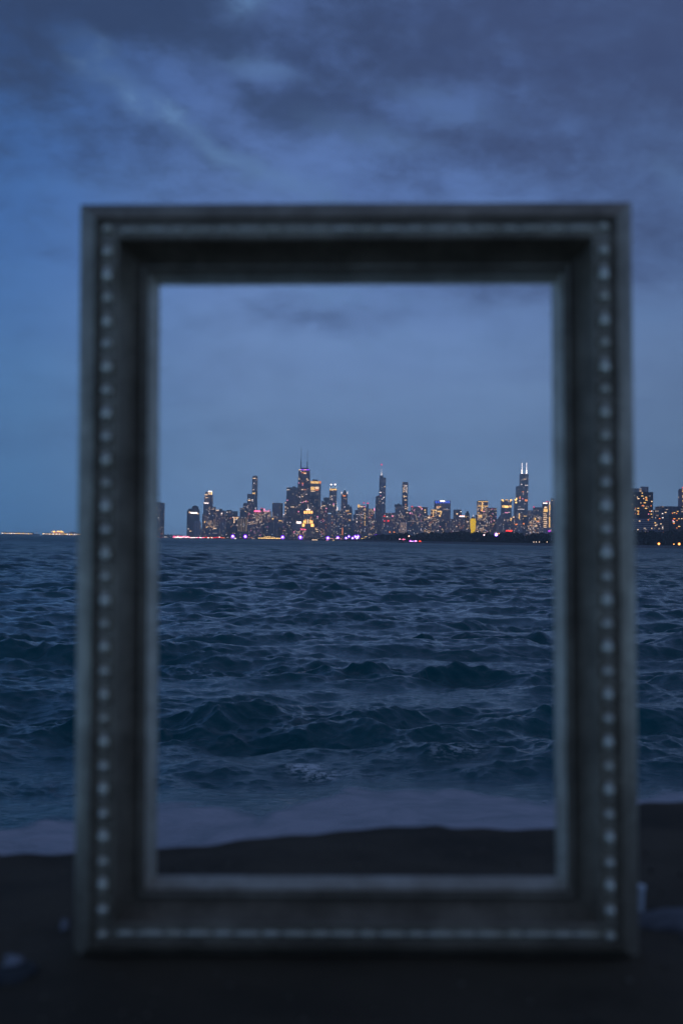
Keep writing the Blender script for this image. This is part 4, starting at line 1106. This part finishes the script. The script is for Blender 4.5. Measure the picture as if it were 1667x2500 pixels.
B('apartment_block', 'long low pale slab with rows of balconies under the dark brick high-rise', 2500, [('tower', 1545, 1606, 1266)], 'balcony', 0, (),
  [W_(x_ - w_ / 2, x_ + w_ / 2, y_ - .7, y_ + .7, c_) for x_, y_, w_, c_ in ((1560, 1272, 3.6, 'warm'), (1581.4, 1269.4, 2.4, 'orange'), (1598, 1276.4, 3.6, 'gold'), (1599, 1283, 3, 'warm'), (1589.6, 1290, 2.4, 'warm'), (1556, 1293, 2.6, 'warm'), (1575.6, 1293, 3, 'dim'), (1575.4, 1300, 3, 'warm'), (1565, 1296, 2, 'dim'), (1581.6, 1300.6, 1.6, 'orange'), (1597, 1290, 2, 'dim'))], ground=4)
B('apartment_block', 'stepped dark block with a row of yellow windows right of the balcony slab', 2600, [('tower', 1606.4, 1690, 1244), ('upper_tier', 1611, 1690, 1236.4, 1244), ('wing', 1602.6, 1606.3, 1243.6)], 'navy', 0, (),
  [W_(x_ - w_ / 2, x_ + w_ / 2, y_ - .8, y_ + .8, c_) for x_, y_, w_, c_ in ((1623.4, 1251, 3.6, 'warm'), (1616, 1254, 3, 'white'), (1616.6, 1264, 2.6, 'white'), (1609, 1266, 3, 'orange'), (1645, 1251.6, 4, 'gold'), (1653, 1248.6, 3, 'gold'), (1650.6, 1253.6, 2.2, 'orange'), (1640, 1253, 2, 'orange'), (1624, 1273.6, 10, 'gold'), (1612, 1279, 3, 'warm'),
   (1616, 1288, 1.6, 'white'), (1620, 1295, 2, 'orange'), (1620, 1300, 3.6, 'orange'), (1633, 1293, 2, 'warm'), (1623, 1281, 1.6, 'dim'))], ground=4)
B('apartment_block', 'low dark front block at the right edge with a violet-white lit window', 2450, [('tower', 1631.4, 1692, 1256.6)], 'brown', 0, (),
  [W_(x_ - w_ / 2, x_ + w_ / 2, y_ - .8, y_ + .8, c_) for x_, y_, w_, c_ in ((1644.6, 1266.4, 5, 'orange'), (1656, 1266.4, 3, 'gold'), (1662.8, 1266.2, 2.4, 'warm'), (1641.4, 1270.6, 2.4, 'pink'), (1643.4, 1274, 4, 'white'), (1644, 1277.8, 4, 'orange'), (1651.2, 1270.6, 2, 'orange'), (1656.4, 1285.2, 4.6, 'gold'), (1651, 1289, 1.4, 'orange'), (1657, 1297, 3, 'dim'))], ground=4)
B('apartment_tower', 'rounded brown tower at the far right with a red roof light', 2900, [('tower', 1657.4, 1684, 1193, None, 'round')], 'mauve', 0, (), [('beacon', 1664, 1667.6, 1189.4, 1191.6, 'red')] +
  [W_(1664.6, 1668, y_, y_ + 1.8, 'gold') for y_ in (1195, 1199, 1209.4, 1222, 1236, 1239)], cat='high-rise', ground=4)
# random back row so no sky shows between the low blocks
rr = random.Random(21)
for i, (a_, b_, y_) in enumerate(((488, 502, 1290), (560, 590, 1275), (640, 700, 1262), (692, 728, 1256), (770, 800, 1262), (820, 870, 1270), (895, 935, 1266), (955, 1005, 1262), (1040, 1112, 1270), (1125, 1170, 1268), (1200, 1232, 1274), (1245, 1345, 1268))):
    hint = ['left of the gold-crowned stepped tower', 'behind the L-shaped lights', 'behind the pink-roofed building', 'behind the pointed-roof dark block', 'right of the floodlit stepped tower', 'behind the ribbed block under the pointed cap', 'behind the dark tapering tower',
            'behind the glowing white ribs', 'behind the blue-crowned tower foot', 'behind the yellow floodlit tower', 'behind the pyramid-roofed block', 'behind the yellow lit column'][i]
    B('city_block', 'dim grey background block ' + hint, 7300, [('tower', a_, b_, y_)], 'mauve', 0, group='dim background blocks filling the skyline')

# ------------------------------------------------------------------ land
earth = plain('dark shore ground', (0.05, 0.05, 0.045), 0.9, 0, 0.02, 0.3)
stonew = plain('grey seawall stone', (0.20, 0.19, 0.21), 0.85, 0, 0.3, 0.35, 0.3)


def land(name, pts, top, mat, skirt=-3.0, slope=0.0):
    """pts: outline seen from above, anticlockwise"""
    n = len(pts)
    V = [(x, y, top) for x, y in pts] + [(x, y - slope, skirt) for x, y in pts]
    Fc = [tuple(range(n))] + [(i, i + n, (i + 1) % n + n, (i + 1) % n) for i in range(n)]
    o = mesh_obj(name, V, Fc, mat)
    tag(o, kind='structure')
    return o


def gx(px, D):
    return at(px, 1320, D)[0]


land('land', [(gx(370, 5560), 5560), (gx(540, 5450), 5450), (gx(760, 5300), 5300), (gx(900, 4900), 4900), (gx(980, 4300), 4300), (gx(1100, 4500), 4500), (gx(1420, 3300), 3300), (gx(1700, 2650), 2650), (2200, 2600), (2900, 9500), (-1600, 9500), (gx(345, 5700), 5700)], GZ - 0.01, earth)
land('shore', [(gx(880, 3650), 3650), (gx(1000, 3000), 3000), (gx(1150, 2480), 2480), (gx(1300, 2150), 2150), (gx(1480, 2020), 2020), (gx(1700, 1960), 1960), (1400, 1980), (1600, 2700), (gx(1420, 3400), 3400), (gx(1100, 4400), 4400), (gx(960, 4420), 4420)], 3.9, stonew, slope=5)

# ------------------------------------------------------------------ trees
leafm = plain('dark summer foliage', (0.030, 0.042, 0.028), 0.8, 0, 0.3, 0.5)
barkm = plain('bark', (0.05, 0.04, 0.035), 0.9)


def crown_mesh(seed, h=14.0, w=13.0, n=420):
    r_ = random.Random(seed)
    V, Fc = [], []
    lobes = []
    for _ in range(9):
        lobes.append((r_.uniform(-w * .33, w * .33), r_.uniform(-w * .33, w * .33), r_.uniform(h * .35, h * .82), r_.uniform(w * .16, w * .27)))
    for _ in range(n):
        lx, ly, lz, lr = r_.choice(lobes)
        d = Vector((r_.gauss(0, 1), r_.gauss(0, 1), r_.gauss(0, 1))).normalized() * lr * r_.uniform(0.55, 1.08)
        c_ = Vector((lx, ly, lz)) + d
        if c_.z < 1.0:
            c_.z = r_.uniform(1, 3)
        s_ = r_.uniform(0.5, 1.15)
        e = Euler((r_.uniform(0, 6.28), r_.uniform(0, 6.28), r_.uniform(0, 6.28))).to_matrix()
        i0 = len(V)
        for q in ((-s_, -s_ * .6, 0), (s_, -s_ * .7, .2), (s_ * .8, s_ * .7, 0), (-s_ * .9, s_ * .6, -.2)):
            p = c_ + e @ Vector(q)
            V.append(tuple(p))
        Fc.append((i0, i0 + 1, i0 + 2, i0 + 3))
    me = bpy.data.meshes.new('crown')
    me.from_pydata(V, [], Fc)
    me.materials.append(leafm)
    return me


CROWNS = [crown_mesh(s_) for s_ in range(6)]
tb = MB()
tb.lathe(0, 0, [(0.45, 0), (0.32, 3), (0.25, 7.5)], 7)
TR = bpy.data.meshes.new('trunk')
TR.from_pydata(tb.v, [], tb.f)
TR.materials.append(barkm)


def tree(x, y, z, s_, k, label, group):
    t = empty('tree', (x, y, z))
    t.scale = (s_ * random.uniform(.95, 1.25), s_, s_ * random.uniform(.9, 1.1))
    t.rotation_euler = (0, 0, random.uniform(0, 6.28))
    tag(t, label, 'tree', group)
    c_ = bpy.data.objects.new('crown', CROWNS[k % 6])
    c_.parent = t
    COL.objects.link(c_)
    q = bpy.data.objects.new('trunk', TR)
    q.parent = t
    COL.objects.link(q)


def shore_D(px):
    return float(np.interp(px, [900, 1000, 1150, 1300, 1480, 1700], [3560, 3060, 2560, 2240, 2100, 2030]))


prof = [(893, 1316), (905, 1312), (915, 1308), (930, 1303), (950, 1302), (965, 1304), (975, 1303), (990, 1302), (1004, 1310), (1016, 1306), (1030, 1300), (1042, 1303), (1060, 1300), (1075, 1303), (1090, 1302), (1105, 1300), (1122, 1297), (1135, 1300), (1150, 1303), (1163, 1297), (1180, 1299), (1200, 1306), (1215, 1303), (1230, 1300), (1255, 1300), (1270, 1303), (1285, 1306), (1300, 1303), (1320, 1300), (1345, 1302), (1400, 1300), (1500, 1299), (1545, 1299), (1560, 1297), (1585, 1298), (1606, 1300), (1625, 1298), (1645, 1297), (1690, 1297)]
PX, PY = zip(*prof)
x = 893.0
k = 0
while x < 1690:
    for row in range(2):
        xx = x + random.uniform(-3, 3) + row * 4
        D_ = shore_D(xx) + 20 + row * 60 + random.uniform(-10, 10)
        topy = float(np.interp(xx, PX, PY)) + random.uniform(-1.2, 2.6)
        X_, _, Zt = at(xx, topy, D_)
        hh = max(4, Zt - 3.9)
        tree(X_, D_, 3.9, hh / 13.6, k, 'dark leafy tree in the treeline along the right-hand far shore', 'trees along the far shore')
        k += 1
    x += max(6.0, 9.0 * F / shore_D(x) * 0.72)

# continuous dark underwood behind the trees and along the centre waterfront
def underwood(name, segs, seed, label):
    r_ = random.Random(seed)
    V, Fc = [], []
    for (xa, xb, D0, D1, gz, ht, n) in segs:
        for _ in range(n):
            t = r_.random()
            D_ = D0 + (D1 - D0) * t + r_.uniform(0, 25)
            X_ = gx(xa + (xb - xa) * t, D_)
            z = gz + r_.random() ** 0.8 * ht * (0.75 + 0.25 * math.sin(t * 40 + xa))
            s_ = r_.uniform(1.0, 2.4)
            e = Euler((r_.uniform(0, 6.28), r_.uniform(0, 6.28), r_.uniform(0, 6.28))).to_matrix()
            i0 = len(V)
            for q in ((-s_, -s_ * .6, 0), (s_, -s_ * .7, .2), (s_ * .8, s_ * .7, 0), (-s_ * .9, s_ * .6, -.2)):
                p = Vector((X_, D_, z)) + e @ Vector(q)
                V.append(tuple(p))
            Fc.append((i0, i0 + 1, i0 + 2, i0 + 3))
    o = mesh_obj(name, V, Fc, leafm)
    tag(o, label, 'shrubbery', kind='stuff')


underwood('undergrowth', [(905, 1000, 3620, 3090, 3.9, 7, 900), (1000, 1150, 3090, 2590, 3.9, 7, 1500), (1150, 1300, 2590, 2270, 3.9, 7, 1700), (1300, 1690, 2270, 2070, 3.9, 7, 4200)], 3, 'dark undergrowth below the trees along the right-hand far shore')
underwood('treeline', [(402, 446, 5650, 5650, GZ, 13, 500), (446, 530, 5560, 5500, GZ, 6, 400), (530, 800, 5480, 5330, GZ, 8, 1700), (745, 785, 5345, 5320, GZ, 11, 400), (800, 915, 5320, 4950, GZ, 9, 900), (880, 930, 4960, 4700, GZ, 14, 600)], 4, 'low dark distant treeline along the city waterfront')

# ------------------------------------------------------------------ waterfront lamps, cars, boats
polem = plain('lamp post steel', (0.06, 0.06, 0.07), 0.6)


def lamp_unit(col_halo, col_bulb):
    return col_halo, col_bulb


LAMPM = {}


def lamp(px, py, D, halo, bulb, r_halo, r_bulb, label, group, name='street_lamp', ground=GZ):
    X_, _, Z_ = at(px, py, D)
    t = empty(name, (X_, D, ground))
    tag(t, label, 'street lamp', group)
    key = (halo, bulb, r_halo, r_bulb)
    if key not in LAMPM:
        res = []
        for nm, rr_, col_ in (('lamp_halo', r_halo, halo), ('bulb', r_bulb, bulb)):  # lens glare round the bulb, modelled as a larger glowing shape
            b_ = MB()
            b_.lathe(0, 0, [(0.15 * rr_, -rr_ * .96), (0.7 * rr_, -rr_ * .7), (rr_, 0), (0.7 * rr_, rr_ * .7), (0.15 * rr_, rr_ * .96)], 12)
            me = bpy.data.meshes.new(nm)
            me.from_pydata(b_.v, [], b_.f)
            me.materials.append(GLOW[col_])
            res.append(me)
        LAMPM[key] = res
    h = max(1.0, Z_ - ground)
    pb = MB()
    pb.lathe(0, 0.4, [(0.25, 0), (0.15, h)], 6)
    pb.build('pole', polem, t)
    a_ = bpy.data.objects.new('lamp_halo', LAMPM[key][0])
    a_.parent = t
    a_.location = (0, 0, h)
    a_.scale = (1, 0.25, 1)
    COL.objects.link(a_)
    b_ = bpy.data.objects.new('bulb', LAMPM[key][1])
    b_.parent = a_
    b_.location = (0, -r_halo * 0.9 - .3, 0)
    COL.objects.link(b_)


VL = [(568.5, 1309.5, 1), (599, 1309.8, 1), (690, 1311.6, 1), (733.6, 1312, 1.05), (800.3, 1313.4, .95), (824.6, 1312.8, .9), (844.6, 1313.8, .75), (851.4, 1309.6, .7), (860.4, 1313.8, .75), (867.4, 1310, .85), (873.6, 1310, .9), (871.6, 1314.6, .9), (917.4, 1309.8, .95), (926, 1306, .3)]
VLh = ['in front of the L-shaped light block', 'left of the crowded window block', 'at the right end of the gold pavilion lights', 'below the pink roof lettering', 'below the pale slab edge', 'right of the lamp below the pale slab edge', 'low one left of the taller violet lamp',
       'small high one above its neighbours', 'single one left of the violet cluster', 'upper left of the violet cluster', 'upper right of the violet cluster', 'lowest of the violet cluster', 'at the left end of the dark trees', 'faint one above the tree tops']
for (px, py, q), hn in zip(VL, VLh):
    lamp(px, py, 5280 if px < 880 else 4880, 'hotviolet', 'hotwhite', 8.0 * q, 3.6 * q, 'violet waterfront lamp ' + hn, 'violet lamps along the waterfront')
lamp(1181, 1306, 2460, 'pink', 'hotwhite', 1.4, 1.0, 'white lamp glowing among the dark trees below the dark crowded tower', 'lamps among the trees', ground=3.9)
lamp(1210.6, 1305.4, 2380, 'hotviolet', 'hotwhite', 3.2, 2.2, 'large violet-white lamp glowing among the trees left of the red sign', 'lamps among the trees', ground=3.9)
lamp(1217, 1302.6, 2390, 'orange', 'warm', 1.2, 0.8, 'small orange lamp beside the large violet-white lamp in the trees', 'lamps among the trees', ground=3.9)
lamp(998, 1309, 2960, 'orange', 'hotwhite', 1.6, 1.0, 'small white and orange lamp in the gap of the treeline', 'lamps among the trees', ground=3.9)
for px, py, q, hn in ((1607, 1327.6, 1, 'left of the two large orange shore lights'), (1656.6, 1328, 1.05, 'right of the two large orange shore lights'), (1643.8, 1328.4, .45, 'the small one between two large lights')):
    lamp(px, py, 2010, 'orange', 'hotgold', 2.0 * q, 1.1 * q, 'orange light on the right shore, ' + hn, 'orange shore lights', ground=3.9)
for px, hn in ((1302, 'first from the left'), (1308, 'second from the left'), (1315.6, 'third from the left'), (1334.6, 'rightmost and faintest')):
    lamp(px, 1323.2, 2140, 'warm', 'white', 0.7, 0.45, 'small white seawall light below the trees, ' + hn, 'small white lights on the seawall', ground=3.9)

# cars in the shore road
carm = plain('car paint grey', (0.10, 0.10, 0.12), 0.4)
cb = MB()
cb.box(-3.4, 3.4, -0.9, 0.9, 0.35, 1.05)
cb.frus(-2.0, 2.0, -0.85, 0.85, 1.05, -1.2, 1.3, -0.7, 0.7, 1.7)
for wx in (-2.1, 2.1):
    for wy in (-0.92, 0.92):
        cb.add([(wx + .38 * math.cos(a_ * .785), wy, .38 + .38 * math.sin(a_ * .785)) for a_ in range(8)], [tuple(range(8))])
CARM = bpy.data.meshes.new('body')
CARM.from_pydata(cb.v, [], cb.f)
CARM.materials.append(carm)
HL = {}
rr = random.Random(5)


def car(px, py, D, col, size, label):
    X_, _, Z_ = at(px, py, D)
    t = empty('car', (X_, D, GZ))
    tag(t, label, 'car', 'cars on the lakeshore road')
    b_ = bpy.data.objects.new('body', CARM)
    b_.parent = t
    COL.objects.link(b_)
    if (col, size) not in HL:
        m_ = MB()
        m_.lathe(0, 0, [(0.3 * size, -size * .55), (size, 0), (0.3 * size, size * .55)], 10)
        me = bpy.data.meshes.new('headlight')
        me.from_pydata(m_.v, [], m_.f)
        me.materials.append(GLOW[col])
        HL[(col, size)] = me
    for dx in ((-1.6, 1.6) if size > 1.0 else (0.0,)):
        h = bpy.data.objects.new('headlight', HL[(col, size)])
        h.parent = t
        h.location = (dx, -2.0, Z_ - GZ)
        COL.objects.link(h)


def shorey(px):
    return 1311.2 + (px - 385) * 0.0078


white = 'car with bright white headlights in the traffic glow at the left of the waterfront'
redl = 'car with red tail lights in the red traffic below the gold-crowned tower'
warml = 'car with a small warm light on the dim road left of the traffic glow'
px = 384.0
while px < 422:
    car(px, shorey(px) - rr.uniform(-.4, .8), 5500, rr.choice(['warm', 'white', 'warm', 'red']), rr.choice([0.9, 1.3]), warml)
    px += rr.uniform(3, 5.4)
px = 424.0
while px < 500:
    car(px, shorey(px) + 0.6 - rr.uniform(-.3, .5), 5480, rr.choice(['hotwhite', 'hotpink', 'hotwhite', 'pink']), 2.1, white)
    if px < 462:
        car(px + 1, shorey(px) - 2.2 + (px - 424) * 0.008, 5500, rr.choice(['hotwhite', 'hotpink', 'pink']), 2.1, white)
    px += rr.uniform(2.0, 3.4)
while px < 548:
    car(px, shorey(px) + rr.uniform(-1.0, .9), 5470, rr.choice(['hotred', 'hotred', 'red', 'orange', 'hotwhite']), 2.1, redl)
    px += rr.uniform(2.0, 3.6)
while px < 632:
    car(px, shorey(px) + rr.uniform(-.8, .8), 5440, rr.choice(['warm', 'dim', 'white', 'orange', 'gold']), rr.choice([0.9, 1.3, 2.1]), 'car with a warm headlight below the white-finned block on the waterfront')
    px += rr.uniform(3.0, 7.0)
while px < 800:
    car(px, shorey(px) + rr.uniform(.2, 1.4), 5320, rr.choice(['warm', 'dim', 'white', 'dim']), rr.choice([0.9, 0.9, 1.3]), 'car with a faint light between the gold pavilion and the floodlit tower')
    px += rr.uniform(6.0, 13.0)
while px < 900:
    car(px, shorey(px) + rr.uniform(-1.0, 1.4), 5200, rr.choice(['warm', 'dim', 'gold', 'pink']), rr.choice([0.9, 1.3, 2.1]), 'car with a warm light on the road by the violet lamp cluster')
    px += rr.uniform(3.5, 8.0)
for px, py, hn in ((890, 1313.6, 'largest'), (884, 1314.6, 'second'), (893, 1310, 'upper')):
    car(px, py, 4930, 'hotgold', 1.3, hn + ' pale gold light right of the violet lamp cluster')

# gold string-lit pavilion
pv = empty('pavilion', (gx(657, 5300), 5300, GZ))
tag(pv, 'low waterfront pavilion outlined by gold string lights in a shallow peak', 'pavilion')
pm = MB()
ox = gx(657, 5300)
pm.frus(gx(631, 5300) - ox, gx(687, 5300) - ox, 2, 30, 0, gx(650, 5300) - ox, gx(665, 5300) - ox, 8, 24, 9)
pm.build('roof', ROOF, pv)
rr = random.Random(8)
for i in range(64):
    xx = rr.triangular(631, 687, 657)
    env = max(0.0, 1 - abs(xx - 657) / 30)
    yy = 1314.4 + (xx - 657) * 0.012 - rr.random() * env * 6.6
    window(pv, 'bulb', xx, xx + rr.uniform(.9, 1.7), yy, yy + 0.9, 5300 - 1, rr.choice(['gold', 'warm', 'gold', 'hotgold']), (ox, 5300, GZ), 0.6)
for i in range(20):
    xx = 631 + i * 2.8
    window(pv, 'bulb', xx, xx + 2.2, 1313.6 + (xx - 657) * .011, 1314.6 + (xx - 657) * .011, 5300 - 1.5, 'hotgold', (ox, 5300, GZ), 0.6)
# lit tents on the shore
for px, w_, hn, cc in ((768, 14, 'long cream-lit tent at the water below the floodlit stepped tower', 'warm'), (799.6, 6, 'short pinkish-lit tent right of the long cream-lit tent', 'pink'), (813.5, 6, 'small dim yellow tent between two violet lamps', 'gold'), (618, 8, 'pale lit tent below the pink-roofed building', 'dim'), (574, 6, 'white lit tent beside the leftmost violet lamp', 'white')):
    D_ = 5260
    X_, _, Z_ = at(px, shorey(px) + 2.4, D_)
    t = empty('tent', (X_, D_, GZ))
    tag(t, hn, 'tent')
    hw = w_ * D_ / F / 2
    m_ = MB()
    m_.frus(-hw, hw, 0, 8, 0, -hw * .9, hw * .9, 1, 7, 2.2)
    m_.build('wall', GLOW[cc], t)
    m_ = MB()
    m_.frus(-hw * 1.03, hw * 1.03, -.3, 8.3, 2.2, -hw * .5, hw * .5, 3, 5, 3.8)
    m_.build('roof', GLOW['dim'], t)
# lit excursion boat and small lights close to the trees
def boat(px0, px1, py, D, label, bits):
    X0, _, _ = at(px0, py, D)
    X1, _, _ = at(px1, py, D)
    c0 = (X0 + X1) / 2
    t = empty('boat', (c0, D, 0))
    tag(t, label, 'boat')
    hw = (X1 - X0) / 2
    m_ = MB()
    m_.frus(-hw * .86, hw * .8, 0, 4, -.3, -hw, hw, -.6, 4.6, 1.4)
    m_.build('hull', carm, t)
    m_ = MB()
    m_.frus(-hw * .7, hw * .6, .4, 3.6, 1.4, -hw * .6, hw * .5, .6, 3.4, 4.0)
    m_.build('cabin', ROOF, t)
    for (a_, b_, c_, d_, col) in bits:
        window(t, 'deck_light', a_, b_, c_, d_, D - 1, col, (c0, D, 0), 0.6)


boat(997, 1020, 1321, 2900, 'boat glowing violet and white near the shore in front of the trees', ((999, 1003, 1319, 1322.4, 'magenta'), (1003, 1009.4, 1320.4, 1322.2, 'hotviolet'), (1010.8, 1017, 1319.6, 1322.6, 'magenta'), (1000.4, 1009, 1320.8, 1321.8, 'hotwhite'), (1012.4, 1016.4, 1320.2, 1322, 'hotwhite')))
boat(1020.6, 1029, 1321.6, 2890, 'small boat with a red-orange light right of the violet boat', ((1022, 1027, 1320.2, 1322.2, 'hotred'), (1023.4, 1025.6, 1320.6, 1321.8, 'orange')))
boat(971, 990, 1317, 3060, 'boat with a row of pink and white lights left of the violet boat', ((974, 976.8, 1315.2, 1317.4, 'pink'), (979, 981, 1316.2, 1317, 'pink'), (982.6, 985.4, 1315.6, 1318, 'hotpink'), (986.6, 988.6, 1316, 1317.6, 'pink'), (974.6, 976, 1315.6, 1317, 'hotwhite')))

# ------------------------------------------------------------------ far pier on the left
DP = 8600
pierm = plain('pier building', (0.16, 0.15, 0.17), 0.8)


def pier(px0, px1, ytop, ywater, label, ylight, hall=None, step=2.6):
    X0, _, _ = at(px0, ytop, DP)
    X1, _, Zt = at(px1, ytop, DP)
    c0 = (X0 + X1) / 2
    t = empty('pier', (c0, DP, 0))
    tag(t, label, 'pier')
    m_ = MB()
    m_.box(X0 - c0, X1 - c0, 0, 90, -1, 2.4)
    m_.build('deck', stonew, t)
    m_ = MB()
    _, _, Zm = at((px0 + px1) / 2, ytop, DP)
    m_.box(X0 - c0 + 8, X1 - c0 - 8, 12, 70, 2.4, max(6, Zm))
    m_.build('shed', pierm, t)
    q = px0 + 2
    r_ = random.Random(px0)
    while q < px1 - 2:
        yy = ylight + (q - px0) * (0.018)
        window(t, 'deck_light', q, q + r_.uniform(1.0, 1.8), yy - 1.0, yy + 1.1, DP - 1, r_.choice(['warm', 'hotwhite', 'white', 'hotgold']), (c0, DP, 0), 0.6)
        q += step * r_.uniform(.9, 1.15)
    return t, c0


t, c0 = pier(2, 82, 1299.4, 1306, 'leftmost far pier shed with a string of warm lights at the horizon', 1301.6)
t, c0 = pier(103, 205, 1301.4, 1307, 'far pier with lit hall and white dome just left of the picture frame', 1303.2)
for (a_, b_, y0_, y1_, cc) in ((126, 129, 1297, 1299, 'warm'), (130, 135, 1296, 1299.4, 'hotgold'), (137, 139.4, 1296.4, 1299.2, 'warm'), (140.6, 153, 1296, 1298.6, 'hotgold'), (148, 157, 1297.6, 1301.4, 'gold'), (130, 152, 1299.8, 1301, 'orange')):
    window(t, 'lit_hall', a_, b_, y0_, y1_, DP - 2, cc, (c0, DP, 0), 0.6)
Xa, _, Za = at(176, 1298.6, DP)
m_ = MB()
hwid = 15 * DP / F
m_.lathe(Xa - c0, 30, [(hwid, 2.4), (hwid * .95, Za * .5), (hwid * .7, Za * .8), (hwid * .3, Za), (1, Za * 1.05)], 20, 1, .6)
m_.build('dome', MAT['pale'], t)
m_ = MB()
Xb, _, Zb = at(89.5, 1291, DP)
mt_ = empty('mast', (Xb, DP, 0))
tag(mt_, 'thin mast on a low platform between the two far pier sheds', 'mast')
m_.box(-18, 18, 0, 20, -1, 7)
m_.build('platform', pierm, mt_)
m_ = MB()
m_.lathe(0, 10, [(1.0, 7), (.5, Zb)], 6)
m_.build('pole', STEEL, mt_)
window(mt_, 'deck_light', 88.6, 94, 1300.6, 1301.8, DP - 1, 'dim', (Xb, DP, 0), 0.6)

# ------------------------------------------------------------------ evening haze
hz = MB()
hz.box(-6600, 6600, -400, 10300, -6, 760)
hm = bpy.data.materials.new('evening haze')
hm.use_nodes = True
HN = NT(hm.node_tree)
ho = HN.new('ShaderNodeOutputMaterial')
pvn = HN.new('ShaderNodeVolumePrincipled')
pvn.inputs['Color'].default_value = (0.93, 0.92, 0.92, 1)
pvn.inputs['Density'].default_value = 1.05e-4
pvn.inputs['Anisotropy'].default_value = 0.7
HN.l.new(pvn.outputs[0], ho.inputs['Volume'])
ho_ = hz.build('haze', hm)
tag(ho_, kind='stuff')
